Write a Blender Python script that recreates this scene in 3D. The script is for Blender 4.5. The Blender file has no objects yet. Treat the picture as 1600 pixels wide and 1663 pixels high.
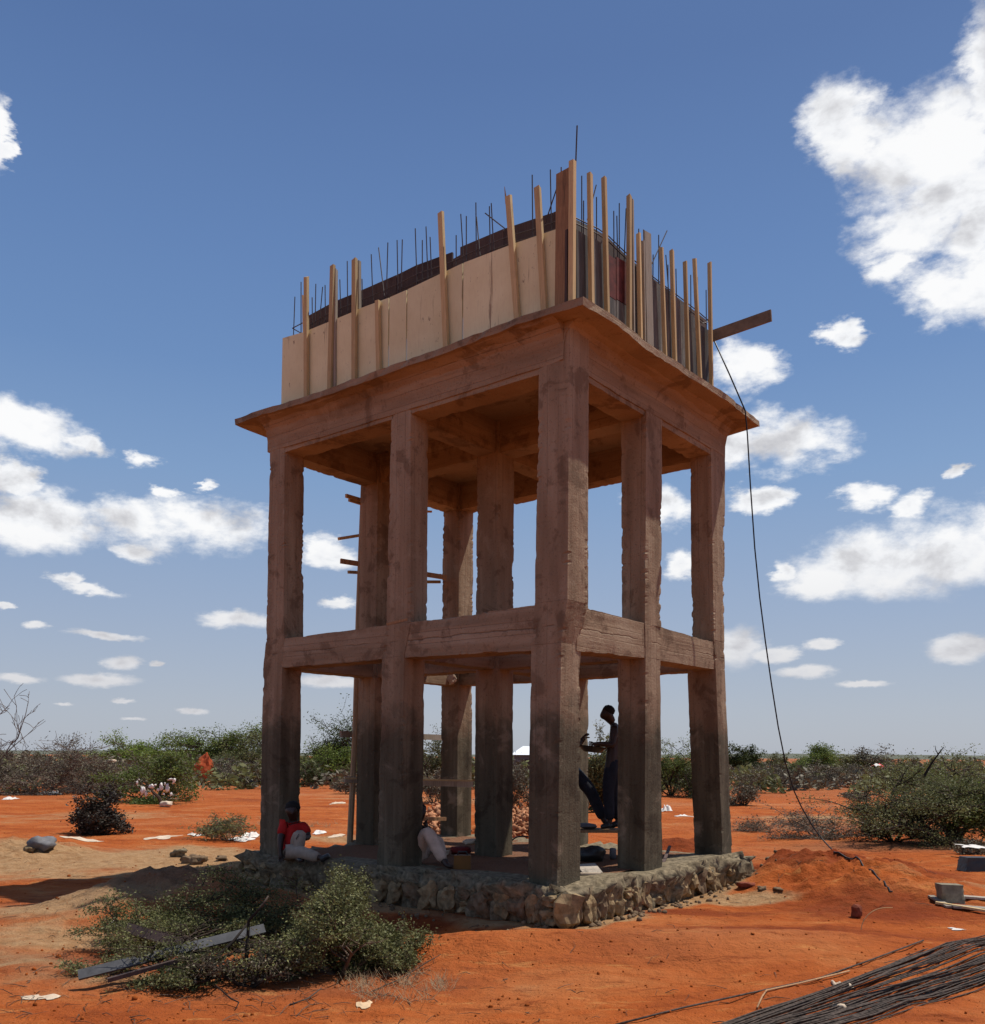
import bpy, math, random, bisect
import numpy as np
from mathutils import Vector, Matrix
R = math.radians
S = bpy.context.scene
COL = S.collection

# ---------------------------------------------------------------- camera
EYE = 1.78
F, PITCH, SHY, ROLL = 1510.79, 0.0602, 306.13, 0.0056
HC = 831.5
cam_d = bpy.data.cameras.new("camera")
cam = bpy.data.objects.new("camera", cam_d)
COL.objects.link(cam)
_c, _s = math.cos(PITCH), math.sin(PITCH)
RIGHT = np.array([1.0, 0, 0]); UP = np.array([0, -_s, _c]); FWD = np.array([0, _c, _s])
r2 = RIGHT * math.cos(ROLL) + UP * math.sin(ROLL)
u2 = UP * math.cos(ROLL) - RIGHT * math.sin(ROLL)
m = Matrix(((r2[0], u2[0], -FWD[0], 0), (r2[1], u2[1], -FWD[1], 0), (r2[2], u2[2], -FWD[2], EYE), (0, 0, 0, 1)))
cam.matrix_world = m
cam_d.sensor_fit = 'HORIZONTAL'; cam_d.sensor_width = 36.0
cam_d.lens = F / 1600 * 36.0
cam_d.shift_x = 0.0; cam_d.shift_y = SHY / 1600
cam_d.clip_start = 0.1; cam_d.clip_end = 9000
S.camera = cam

# ---------------------------------------------------------------- light
SUN_EL = R(65)
SUN_H = np.array([0.929, 0.37])
SUN_H = SUN_H / np.linalg.norm(SUN_H)
sd = bpy.data.lights.new("sun", 'SUN'); sd.energy = 4.9; sd.angle = R(0.53); sd.color = (1.0, 0.95, 0.87)
so = bpy.data.objects.new("sun", sd); COL.objects.link(so)
svec = Vector((SUN_H[0] * math.cos(SUN_EL), SUN_H[1] * math.cos(SUN_EL), math.sin(SUN_EL)))
so.rotation_euler = svec.to_track_quat('Z', 'Y').to_euler(); so.location = svec * 60
S.view_settings.view_transform = 'Standard'; S.view_settings.look = 'None'
S.view_settings.exposure = 0.0; S.view_settings.gamma = 1.0
S.view_settings.use_curve_mapping = False
S.render.film_transparent = False
S.cycles.max_bounces = 6; S.cycles.diffuse_bounces = 4; S.cycles.transparent_max_bounces = 8
S.cycles.use_denoising = True


def raydir(px, py):
    X = px - 800.0; Y = py - HC - SHY
    a = ROLL
    X0 = X * math.cos(a) + Y * math.sin(a); Y0 = -X * math.sin(a) + Y * math.cos(a)
    d = (X0, F * _c + Y0 * _s, F * _s - Y0 * _c)      # RIGHT * X0 - UP * Y0 + FWD * F
    l = math.sqrt(d[0] * d[0] + d[1] * d[1] + d[2] * d[2])
    return np.array([d[0] / l, d[1] / l, d[2] / l])


def proj(P):
    q = np.array([P[0], P[1], P[2] - EYE]); d = q @ FWD
    X = F * (q @ RIGHT) / d; Y = -F * (q @ UP) / d; a = ROLL
    return 800 + X * math.cos(a) - Y * math.sin(a), HC + SHY + X * math.sin(a) + Y * math.cos(a)


def onz(px, py, z=0.0):
    d = raydir(px, py); t = (z - EYE) / d[2]
    return np.array([d[0] * t, d[1] * t, z])


def ony(px, py, y):
    d = raydir(px, py); t = y / d[1]
    return np.array([d[0] * t, y, EYE + d[2] * t])


# ---- the tower's own axes: u runs along the left face, v along the right face
TX, TY, TH = 0.7756, 10.212, 0.6678
cT, sT = math.cos(TH), math.sin(TH)


def W(u, v, z=0.0):
    return np.array([TX - cT * u + sT * v, TY + sT * u + cT * v, z])


def uv_of(P):
    dx, dy = P[0] - TX, P[1] - TY
    return -cT * dx + sT * dy, sT * dx + cT * dy


def onv(px, py, v):           # hit the vertical plane v = const: returns (u, z)
    d = raydir(px, py)
    t = (v - (sT * (-TX) + cT * (-TY))) / (sT * d[0] + cT * d[1])
    P = d * t
    u, _ = uv_of(P)
    return u, EYE + P[2]


def onu(px, py, u):
    d = raydir(px, py)
    t = (u - (-cT * (-TX) + sT * (-TY))) / (-cT * d[0] + sT * d[1])
    P = d * t
    _, v = uv_of(P)
    return v, EYE + P[2]


def u_at(px, v, z):           # the u whose projected x is px, at height z on plane v
    lo, hi = -3.0, 9.0
    for _ in range(40):
        mid = (lo + hi) / 2
        if proj(W(mid, v, z))[0] > px: lo = mid
        else: hi = mid
    return (lo + hi) / 2


def v_at(px, u, z):
    lo, hi = -3.0, 9.0
    for _ in range(40):
        mid = (lo + hi) / 2
        if proj(W(u, mid, z))[0] < px: lo = mid
        else: hi = mid
    return (lo + hi) / 2


# ---------------------------------------------------------------- node helpers
class NT:
    def __init__(s, tree): s.t = tree; s.n = tree.nodes; s.l = tree.links
    def new(s, typ, **kw):
        n = s.n.new(typ)
        for k, v in kw.items(): setattr(n, k, v)
        return n
    def link(s, a, b): s.l.new(a, b)
    def math(s, op, a, b=None, c=None, clamp=False):
        n = s.new('ShaderNodeMath', operation=op); n.use_clamp = clamp
        for i, x in enumerate((a, b, c)):
            if x is None: continue
            if isinstance(x, (int, float)): n.inputs[i].default_value = x
            else: s.link(x, n.inputs[i])
        return n.outputs[0]
    def vmath(s, op, a, b=None, c=None):
        n = s.new('ShaderNodeVectorMath', operation=op)
        for i, x in enumerate((a, b, c)):
            if x is None: continue
            if isinstance(x, (tuple, list)): n.inputs[i].default_value = x
            else: s.link(x, n.inputs[i])
        return n.outputs['Value'] if op in ('LENGTH', 'DOT_PRODUCT') else n.outputs['Vector']
    def noise(s, vec, scale, detail=4, rough=0.55, dist=0.0, color=False):
        n = s.new('ShaderNodeTexNoise'); n.inputs['Scale'].default_value = scale
        n.inputs['Detail'].default_value = detail; n.inputs['Roughness'].default_value = rough
        n.inputs['Distortion'].default_value = dist
        if vec is not None: s.link(vec, n.inputs['Vector'])
        return n.outputs['Color'] if color else n.outputs['Fac']
    def ramp(s, fac, stops, interp='LINEAR'):
        n = s.new('ShaderNodeValToRGB'); e = n.color_ramp.elements; n.color_ramp.interpolation = interp
        while len(e) > 1: e.remove(e[-1])
        e[0].position = stops[0][0]; e[0].color = col4(stops[0][1])
        for p, c in stops[1:]:
            x = e.new(p); x.color = col4(c)
        s.link(fac, n.inputs[0]); return n.outputs[0]
    def maprange(s, v, a, b, c=0.0, d=1.0, smooth=True):
        n = s.new('ShaderNodeMapRange'); n.interpolation_type = 'SMOOTHSTEP' if smooth else 'LINEAR'
        s.link(v, n.inputs[0])
        for i, x in enumerate((a, b, c, d)): n.inputs[i + 1].default_value = x
        return n.outputs[0]
    def mix(s, fac, a, b, typ='MIX'):
        n = s.new('ShaderNodeMix', data_type='RGBA', blend_type=typ)
        if isinstance(fac, (int, float)): n.inputs[0].default_value = fac
        else: s.link(fac, n.inputs[0])
        for i, x in ((6, a), (7, b)):
            if isinstance(x, (tuple, list)): n.inputs[i].default_value = col4(x)
            else: s.link(x, n.inputs[i])
        return n.outputs[2]


def col4(c):
    if isinstance(c, (int, float)): return (c, c, c, 1)
    return tuple(c) if len(c) == 4 else (*c, 1)


# ---------------------------------------------------------------- sky
world = bpy.data.worlds.new("World"); S.world = world; world.use_nodes = True
T = NT(world.node_tree); T.n.clear()
out = T.new('ShaderNodeOutputWorld'); bg = T.new('ShaderNodeBackground')
T.link(bg.outputs[0], out.inputs[0])
sky = T.new('ShaderNodeTexSky', sky_type='NISHITA'); sky.sun_disc = False
sky.sun_elevation = SUN_EL; sky.sun_rotation = math.atan2(SUN_H[0], SUN_H[1])
sky.altitude = 200; sky.air_density = 1.0; sky.dust_density = 1.0; sky.ozone_density = 1.6
bg.inputs['Strength'].default_value = 0.085
tc = T.new('ShaderNodeTexCoord'); D = tc.outputs['Generated']
sep = T.new('ShaderNodeSeparateXYZ'); T.link(D, sep.inputs[0])
az = T.math('ARCTAN2', sep.outputs[0], sep.outputs[1])
elv = T.math('ARCSINE', sep.outputs[2])
cmb = T.new('ShaderNodeCombineXYZ'); T.link(az, cmb.inputs[0]); T.link(elv, cmb.inputs[1])
# the outlines are warped by noise, more for the high near clouds than for the small far ones
w1 = T.vmath('SUBTRACT', T.noise(T.vmath('MULTIPLY', D, (1, 1, 2.0)), 11, 4, 0.6, color=True), (0.5, 0.5, 0.5))
w2 = T.vmath('SUBTRACT', T.noise(T.vmath('MULTIPLY', D, (1, 1, 2.0)), 45, 5, 0.65, color=True), (0.5, 0.5, 0.5))
wa = T.maprange(elv, R(1), R(16), 0.10, 1.0, False)
wv = T.vmath('ADD', T.vmath('MULTIPLY', w1, (0.085, 0.050, 0)), T.vmath('MULTIPLY', w2, (0.030, 0.018, 0)))
sc_ = T.new('ShaderNodeVectorMath', operation='SCALE'); T.link(wv, sc_.inputs[0]); T.link(wa, sc_.inputs['Scale'])
w3 = T.vmath('SUBTRACT', T.noise(T.vmath('MULTIPLY', D, (1, 1, 3.0)), 110, 4, 0.65, color=True), (0.5, 0.5, 0.5))
Q = T.vmath('ADD', T.vmath('ADD', cmb.outputs[0], sc_.outputs[0]), T.vmath('MULTIPLY', w3, (0.014, 0.0045, 0)))
CL = [  # px, py, rx, ry of the cumulus heaps in view
 (1372,215,66,90),(1450,262,110,82),(1530,250,95,110),(1612,120,58,130),(1600,330,90,95),(1500,360,115,70),
 (1462,432,55,42),(1540,468,85,60),(1615,450,80,80),(1206,590,58,48),(1365,543,36,22),(1290,715,115,46),(1180,720,70,46),
 (1080,820,60,42),(1100,915,34,24),(1240,812,46,22),(1396,810,52,28),(1430,920,135,56),(1540,900,120,68),(1640,880,90,70),(1330,945,66,32),
 (1560,770,28,15),(1272,925,26,20),(1200,1050,46,34),(1332,1047,32,11),(1312,1093,50,12),(1404,1110,44,6),(1565,1052,62,22),
 (1490,822,44,28),(1262,1062,40,14),
 (-12,215,24,52),(50,690,105,46),(132,712,45,26),(12,778,42,28),(228,740,42,18),(338,782,18,16),(60,850,100,46),(230,855,95,42),
 (345,852,110,50),(215,893,44,20),(285,800,30,14),(114,942,34,11),(158,958,48,10),(48,1015,30,8),(390,1008,58,15),
 (168,1030,66,7),(195,1076,32,12),(30,1101,46,9),(160,1104,66,11),(200,1137,18,4),(315,1156,24,6),(217,1167,19,3),
 (252,1080,12,5),(545,898,52,24),(547,982,28,11),(540,1108,70,12),(100,1143,16,3),(8,985,18,6)]
acc = None
for (px, py, rx, ry) in CL:
    d = raydir(px, py); a0 = math.atan2(d[0], d[1]); e0 = math.asin(d[2])
    d1 = raydir(px + rx, py); d2 = raydir(px, py - ry)
    ra = abs(math.atan2(d1[0], d1[1]) - a0); re = abs(math.asin(d2[2]) - e0)
    sx, sy_ = 1 / ra, 1 / re
    v = T.vmath('MULTIPLY_ADD', Q, (sx, sy_, 0), (-a0 * sx, -e0 * sy_, 0))
    l = T.vmath('LENGTH', v)
    if acc is None: acc = l
    else:
        n = T.new('ShaderNodeMath', operation='SMOOTH_MIN'); T.link(acc, n.inputs[0]); T.link(l, n.inputs[1]); n.inputs[2].default_value = 0.18
        acc = n.outputs[0]
# similar sky outside the frame: unseen cumulus, thinned to cut the fill light
Dp = T.vmath('MULTIPLY', D, (1, 1, 2.2))
gen = T.noise(Dp, 3.1, 3, 0.5)
gfld = T.maprange(gen, 0.46, 0.74, 1.9, 0.2, False)
inaz = T.math('ABSOLUTE', az)
outm = T.maprange(inaz, R(31), R(36), 0, 1)
outm2 = T.maprange(elv, R(42), R(47), 0, 1)
outm = T.math('MAXIMUM', outm, outm2)
gf = T.math('ADD', gfld, T.math('MULTIPLY', T.math('SUBTRACT', 1.0, outm), 5.0))
acc = T.math('MINIMUM', acc, gf)
field = T.math('SUBTRACT', 1.0, acc)
# finer towards the horizon, where the clouds are far away
nv = T.vmath('MULTIPLY', D, (1, 1, 1.5))
n1 = T.noise(nv, 10, 10, 0.60, 0.2)
n0 = T.noise(nv, 40, 7, 0.68, 0.0)
lowm = T.maprange(elv, R(2), R(14), 0.42, 1.0)
nn = T.math('ADD', T.math('MULTIPLY', T.math('SUBTRACT', n1, 0.5), 1.5), T.math('MULTIPLY', T.math('SUBTRACT', n0, 0.5), 0.65))
fn = T.math('ADD', field, T.math('MULTIPLY', nn, lowm))
mask = T.maprange(fn, -0.20, 0.50, 0, 1)
up = T.vmath('ADD', nv, (0.012, 0.0, 0.03))
ns = T.noise(nv, 9, 7, 0.58, 0.2); n2 = T.noise(up, 9, 7, 0.58, 0.2)
rel = T.math('SUBTRACT', ns, n2)
n3 = T.noise(nv, 9, 5, 0.55, 0.0)
sh = T.math('ADD', T.math('MULTIPLY', rel, 3.0), T.math('MULTIPLY', T.math('SUBTRACT', n3, 0.5), 0.9))
dens = T.maprange(fn, 0.45, 1.2, 0, 1)
sh = T.math('ADD', T.math('SUBTRACT', 0.90, T.math('MULTIPLY', dens, 0.20)), sh, clamp=True)
ccol = T.ramp(sh, [(0.0, (0.46, 0.46, 0.49)), (0.45, (0.68, 0.68, 0.70)), (0.8, (0.93, 0.94, 0.96)), (1.0, (1.0, 1.0, 1.0))])
warm = T.mix(T.maprange(elv, R(2), R(14), 0.6, 0), ccol, (0.50, 0.50, 0.54))
K = 1 / 0.085   # the Background strength
cl = T.mix(1.0, warm, (K, K, K), 'MULTIPLY')
grad = T.ramp(T.math('DIVIDE', elv, R(90), clamp=True), [(0.0, (.46, .50, .58)), (0.03, (.44, .49, .59)), (0.095, (.345, .435, .605)), (0.183, (.228, .365, .605)),
    (0.25, (.158, .285, .545)), (0.32, (.128, .240, .495)), (0.42, (.092, .178, .400)), (1.0, (.045, .10, .27))])
skc = T.mix(0.82, sky.outputs[0], T.mix(1.0, grad, (K, K, K), 'MULTIPLY'))
mk = T.math('MULTIPLY', mask, 0.96)
fin = T.mix(mk, skc, cl)
T.link(fin, bg.inputs['Color'])
world.cycles.sampling_method = 'MANUAL'; world.cycles.sample_map_resolution = 512


# ---------------------------------------------------------------- object helpers
def tag(o, label=None, cat=None, group=None, kind=None):
    if label: o['label'] = label
    if cat: o['category'] = cat
    if group: o['group'] = group
    if kind: o['kind'] = kind
    return o


def empty(name, loc, label=None, cat=None, group=None):
    o = bpy.data.objects.new(name, None); COL.objects.link(o)
    o.location = [float(x) for x in loc]; o.empty_display_size = 0.2
    return tag(o, label, cat, group)


def mesh_obj(name, V, Fc, mats, parent=None, smooth=False, mi=None, color=None):
    V = np.asarray(V, dtype=np.float64)
    if parent is not None: V = V - np.array(parent.matrix_world.translation if False else abs_loc(parent))
    me = bpy.data.meshes.new(name)
    if isinstance(Fc, np.ndarray):
        n, k = Fc.shape
        me.vertices.add(len(V)); me.vertices.foreach_set('co', V.astype(np.float32).ravel())
        me.loops.add(n * k); me.loops.foreach_set('vertex_index', Fc.astype(np.int32).ravel())
        me.polygons.add(n); me.polygons.foreach_set('loop_start', np.arange(0, n * k, k, dtype=np.int32))
        me.polygons.foreach_set('loop_total', np.full(n, k, dtype=np.int32))
        me.update(calc_edges=True)
    else:
        me.from_pydata([tuple(p) for p in V], [], [tuple(f) for f in Fc]); me.update()
    if not isinstance(mats, (list, tuple)): mats = [mats]
    for m_ in mats: me.materials.append(m_)
    if mi is not None: me.polygons.foreach_set('material_index', np.asarray(mi, dtype=np.int32))
    if smooth: me.polygons.foreach_set('use_smooth', np.ones(len(me.polygons), dtype=bool))
    if color is not None:
        at = me.color_attributes.new('tint', 'FLOAT_COLOR', 'POINT')
        c = np.ones((len(V), 4), dtype=np.float32); c[:, :color.shape[1]] = color
        at.data.foreach_set('color', c.ravel())
    o = bpy.data.objects.new(name, me); COL.objects.link(o)
    if parent is not None: o.parent = parent
    return o


_loc = {}


def abs_loc(o):
    p = np.array(o.location)
    while o.parent: o = o.parent; p = p + np.array(o.location)
    return p


def join(parts):              # [(V, F list)] -> one V, F
    V = []; Fc = []; k = 0
    for v, f in parts:
        V.extend(list(v)); Fc.extend([tuple(i + k for i in g) for g in f]); k += len(v)
    return V, Fc


def hexa(c):                  # eight corners: bottom ring 0-3, top ring 4-7
    return [np.array(p, float) for p in c], [(3, 2, 1, 0), (4, 5, 6, 7), (0, 1, 5, 4), (1, 2, 6, 5), (2, 3, 7, 6), (3, 0, 4, 7)]


def beam_box(p0, p1, w, t, side=None):
    """a straight sawn board from p0 to p1, width w along `side`, thickness t"""
    p0 = np.array(p0, float); p1 = np.array(p1, float); d = p1 - p0; d = d / np.linalg.norm(d)
    if side is None: side = np.cross(d, (0, 0, 1.0)) if abs(d[2]) < 0.95 else np.array([1.0, 0, 0])
    side = np.array(side, float); side = side - d * (side @ d); side /= np.linalg.norm(side)
    n = np.cross(d, side)
    a, b = side * w / 2, n * t / 2
    return hexa([p0 - a - b, p0 + a - b, p0 + a + b, p0 - a + b, p1 - a - b, p1 + a - b, p1 + a + b, p1 - a + b])


def tube(pts, rad, sides=6, cap=True):
    pts = [np.array(p, float) for p in pts]; n = len(pts)
    if isinstance(rad, (int, float)): rad = [rad] * n
    V = []; Fc = []
    prev = None
    for i, p in enumerate(pts):
        t = pts[min(i + 1, n - 1)] - pts[max(i - 1, 0)]; t = t / (np.linalg.norm(t) + 1e-9)
        if prev is None:
            a = np.cross(t, (0, 0, 1.0))
            if np.linalg.norm(a) < 0.1: a = np.cross(t, (1.0, 0, 0))
        else: a = prev - t * (prev @ t)
        a = a / np.linalg.norm(a); prev = a; b = np.cross(t, a)
        for k in range(sides):
            th = 2 * math.pi * k / sides
            V.append(p + rad[i] * (a * math.cos(th) + b * math.sin(th)))
    for i in range(n - 1):
        for k in range(sides):
            k2 = (k + 1) % sides
            Fc.append((i * sides + k, i * sides + k2, (i + 1) * sides + k2, (i + 1) * sides + k))
    if cap:
        Fc.append(tuple(range(sides))[::-1]); Fc.append(tuple((n - 1) * sides + k for k in range(sides)))
    return V, Fc


# numpy value noise, 2-D / 3-D
def _h(ix, iy, iz):
    n = (ix.astype(np.int64) * 374761393 + iy.astype(np.int64) * 668265263 + iz.astype(np.int64) * 2147483647) & 0xffffffff
    n = ((n ^ (n >> 13)) * 1274126177) & 0xffffffff
    return ((n ^ (n >> 16)) & 0xffff) / 65535.0


def vnoise(x, y, z=0.0):
    x = np.asarray(x, float); y = np.asarray(y, float); z = np.asarray(z, float) + x * 0
    ix, iy, iz = np.floor(x), np.floor(y), np.floor(z); fx, fy, fz = x - ix, y - iy, z - iz
    fx, fy, fz = [f * f * (3 - 2 * f) for f in (fx, fy, fz)]
    r = 0
    for a in (0, 1):
        for b in (0, 1):
            for c in (0, 1):
                w = (fx if a else 1 - fx) * (fy if b else 1 - fy) * (fz if c else 1 - fz)
                r = r + w * _h(ix + a, iy + b, iz + c)
    return r * 2 - 1


def _hs(a, b, c):
    n = (a * 374761393 + b * 668265263 + c * 2147483647) & 0xffffffff
    n = ((n ^ (n >> 13)) * 1274126177) & 0xffffffff
    return ((n ^ (n >> 16)) & 0xffff) / 65535.0


def _vs(x, y, z):
    ix, iy, iz = math.floor(x), math.floor(y), math.floor(z); fx, fy, fz = x - ix, y - iy, z - iz
    fx = fx * fx * (3 - 2 * fx); fy = fy * fy * (3 - 2 * fy); fz = fz * fz * (3 - 2 * fz)
    r = 0.0
    for a in (0, 1):
        wx = fx if a else 1 - fx
        for b in (0, 1):
            wy = wx * (fy if b else 1 - fy)
            r += wy * ((1 - fz) * _hs(ix + a, iy + b, iz) + fz * _hs(ix + a, iy + b, iz + 1))
    return r * 2 - 1


def fbm(x, y, z=0.0, o=4, g=0.5):
    if isinstance(x, float) and isinstance(y, (float, int)) and isinstance(z, (float, int)):
        r = 0.0; a = 1.0; f = 1.0
        for i in range(o):
            r += a * _vs(float(x) * f + 13.7 * i, float(y) * f - 7.1 * i, float(z) * f + 3.3 * i); a *= g; f *= 2.03
        return r
    r = 0; a = 1; f = 1
    for i in range(o):
        r = r + a * vnoise(x * f + 13.7 * i, y * f - 7.1 * i, z * f + 3.3 * i); a *= g; f *= 2.03
    return r
# ---------------------------------------------------------------- materials
def newmat(name):
    m_ = bpy.data.materials.new(name); m_.use_nodes = True
    t = NT(m_.node_tree); b = t.n['Principled BSDF']
    b.inputs['Specular IOR Level'].default_value = 0.25
    return m_, t, b


def bump(t, b, h, strength=0.4, dist=0.02):
    n = t.new('ShaderNodeBump'); n.inputs['Strength'].default_value = strength; n.inputs['Distance'].default_value = dist
    t.link(h, n.inputs['Height']); t.link(n.outputs[0], b.inputs['Normal'])


def simple(name, c, rough=0.8, var=0.25, scale=8.0, spec=0.25, bmp=0.0, stretch=(1, 1, 1)):
    m_, t, b = newmat(name)
    g = t.new('ShaderNodeNewGeometry'); p = t.vmath('MULTIPLY', g.outputs['Position'], stretch)
    n = t.noise(p, scale, 5, 0.6)
    dk = tuple(x * (1 - var) for x in c); lt = tuple(min(1, x * (1 + var)) for x in c)
    t.link(t.ramp(n, [(0.3, dk), (0.7, lt)]), b.inputs['Base Color'])
    b.inputs['Roughness'].default_value = rough; b.inputs['Specular IOR Level'].default_value = spec
    if bmp: bump(t, b, n, bmp, 0.01)
    return m_


def concrete_mat(name='board_marked_concrete', gv=(1, 1, 0.05), gv2=(1, 1, 0.12)):
    m_, t, b = newmat(name)
    g = t.new('ShaderNodeNewGeometry'); P = g.outputs['Position']
    st = t.noise(t.vmath('MULTIPLY', P, gv), 17, 5, 0.65)        # vertical board grain
    st2 = t.noise(t.vmath('MULTIPLY', P, gv2), 5, 3, 0.5)
    bl = t.noise(P, 2.2, 6, 0.65, 0.4)
    fi = t.noise(P, 38, 5, 0.7)
    se = t.new('ShaderNodeSeparateXYZ'); t.link(P, se.inputs[0])
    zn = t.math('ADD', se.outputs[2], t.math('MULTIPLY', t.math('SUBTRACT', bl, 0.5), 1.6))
    low = t.maprange(zn, 2.0, 2.55, 1, 0)                                   # damp, greyer cement on the lower storey, darkened further for interior shade
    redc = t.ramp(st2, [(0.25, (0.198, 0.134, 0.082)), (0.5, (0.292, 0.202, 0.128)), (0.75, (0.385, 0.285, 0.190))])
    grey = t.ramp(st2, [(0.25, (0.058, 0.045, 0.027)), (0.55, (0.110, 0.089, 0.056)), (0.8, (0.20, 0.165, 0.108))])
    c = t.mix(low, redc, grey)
    c = t.mix(t.maprange(st, 0.50, 0.74, 0, 0.32), c, t.mix(1.0, c, (0.62, 0.56, 0.52), 'MULTIPLY'))
    c = t.mix(t.maprange(bl, 0.53, 0.62, 0, 0.7), c, t.mix(1.0, c, (0.52, 0.47, 0.44), 'MULTIPLY'))
    c = t.mix(t.maprange(bl, 0.44, 0.30, 0, 0.4), c, (0.40, 0.31, 0.215))
    # butt joints of the shutter boards, along each face
    rel_ = t.vmath('SUBTRACT', P, (TX, TY, 0)); lu_ = t.vmath('DOT_PRODUCT', rel_, (-cT, sT, 0)); lv_ = t.vmath('DOT_PRODUCT', rel_, (sT, cT, 0))
    onl = t.math('GREATER_THAN', t.math('ABSOLUTE', t.vmath('DOT_PRODUCT', g.outputs['True Normal'], (sT, cT, 0))), 0.6)
    co = t.math('ADD', t.math('MULTIPLY', onl, lu_), t.math('MULTIPLY', t.math('SUBTRACT', 1.0, onl), lv_))
    if gv[2] == 1: co = se.outputs[2]
    fr = t.math('ABSOLUTE', t.math('SUBTRACT', t.math('FRACT', t.math('ADD', t.math('DIVIDE', co, 0.148), t.math('MULTIPLY', bl, 0.06))), 0.5))
    seam = t.math('MULTIPLY', t.maprange(fr, 0.0, 0.04, 0.42, 0), t.maprange(st2, 0.40, 0.55, 0.15, 1))
    c = t.mix(seam, c, t.mix(1.0, c, (0.42, 0.36, 0.33), 'MULTIPLY'))
    jn = t.math('ABSOLUTE', t.math('SUBTRACT', t.math('ADD', se.outputs[2], t.math('MULTIPLY', bl, 0.10)), EYE + 1.51))
    jl = t.math('MULTIPLY', t.maprange(jn, 0.003, 0.012, 0.6, 0), t.maprange(st2, 0.46, 0.58, 0, 1))
    c = t.mix(jl, c, t.mix(1.0, c, (0.35, 0.3, 0.28), 'MULTIPLY'))
    pit = t.maprange(fi, 0.57, 0.67, 0, 0.75)
    c = t.mix(pit, c, t.mix(1.0, c, (0.5, 0.45, 0.42), 'MULTIPLY'))
    t.link(c, b.inputs['Base Color']); b.inputs['Roughness'].default_value = 0.92
    h = t.math('ADD', t.math('MULTIPLY', t.math('ADD', st, t.math('MULTIPLY', t.math('MAXIMUM', jl, seam), -1.4)), 0.35), t.math('ADD', t.math('MULTIPLY', fi, 0.35), t.math('MULTIPLY', bl, 0.4)))
    bump(t, b, h, 0.75, 0.03)
    return m_


def soil_mat():
    m_, t, b = newmat('red_sandy_soil')
    g = t.new('ShaderNodeNewGeometry'); P = g.outputs['Position']
    at = t.new('ShaderNodeAttribute'); at.attribute_name = 'tint'
    s2 = t.new('ShaderNodeSeparateColor'); t.link(at.outputs['Color'], s2.inputs[0])
    pale, deep, grit = s2.outputs[0], s2.outputs[1], s2.outputs[2]
    Px = t.vmath('MULTIPLY', P, (0.55, 1, 1))
    n1 = t.noise(Px, 1.1, 6, 0.62, 0.6); n2 = t.noise(P, 6.5, 6, 0.65, 0.3); n3 = t.noise(P, 45, 4, 0.7); n4 = t.noise(Px, 0.16, 4, 0.5)
    c = t.ramp(n1, [(0.25, (0.24, 0.050, 0.013)), (0.5, (0.385, 0.094, 0.021)), (0.78, (0.47, 0.170, 0.055))])
    c = t.mix(t.maprange(n4, 0.50, 0.68, 0, 0.35), c, (0.47, 0.225, 0.105))
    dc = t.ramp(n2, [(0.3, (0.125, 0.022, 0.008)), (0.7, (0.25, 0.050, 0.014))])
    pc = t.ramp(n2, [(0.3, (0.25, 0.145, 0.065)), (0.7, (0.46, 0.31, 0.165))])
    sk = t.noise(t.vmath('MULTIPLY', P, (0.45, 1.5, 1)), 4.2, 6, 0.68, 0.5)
    c = t.mix(t.maprange(sk, 0.55, 0.66, 0, 0.7), c, (0.19, 0.040, 0.010))  # dark streaks painted in for the shade of small soil ridges
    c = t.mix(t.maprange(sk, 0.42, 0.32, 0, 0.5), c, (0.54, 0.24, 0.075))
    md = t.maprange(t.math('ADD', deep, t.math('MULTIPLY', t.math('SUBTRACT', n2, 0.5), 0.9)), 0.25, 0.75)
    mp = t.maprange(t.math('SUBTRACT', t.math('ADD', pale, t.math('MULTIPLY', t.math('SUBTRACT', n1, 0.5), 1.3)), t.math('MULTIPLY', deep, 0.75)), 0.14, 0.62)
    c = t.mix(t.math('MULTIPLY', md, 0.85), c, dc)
    c = t.mix(t.math('MULTIPLY', mp, 0.85), c, pc)
    c = t.mix(t.maprange(n2, 0.58, 0.76, 0, 0.55), c, t.mix(1.0, c, (0.5, 0.42, 0.36), 'MULTIPLY'))
    c = t.mix(t.maprange(n3, 0.60, 0.75, 0, 0.5), c, t.mix(1.0, c, (0.55, 0.5, 0.45), 'MULTIPLY'))
    c = t.mix(t.maprange(n3, 0.36, 0.26, 0, 0.35), c, (0.50, 0.24, 0.12))
    gc = t.ramp(n3, [(0.3, (0.12, 0.075, 0.045)), (0.7, (0.26, 0.17, 0.105))])
    c = t.mix(t.math('MULTIPLY', grit, 0.85), c, gc)
    t.link(c, b.inputs['Base Color']); b.inputs['Roughness'].default_value = 0.97; b.inputs['Specular IOR Level'].default_value = 0.08
    h = t.math('ADD', t.math('MULTIPLY', n2, 1.0), t.math('MULTIPLY', n3, 0.28))
    bump(t, b, t.math('ADD', h, t.math('MULTIPLY', sk, 0.8)), 1.0, 0.07)
    return m_


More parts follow.
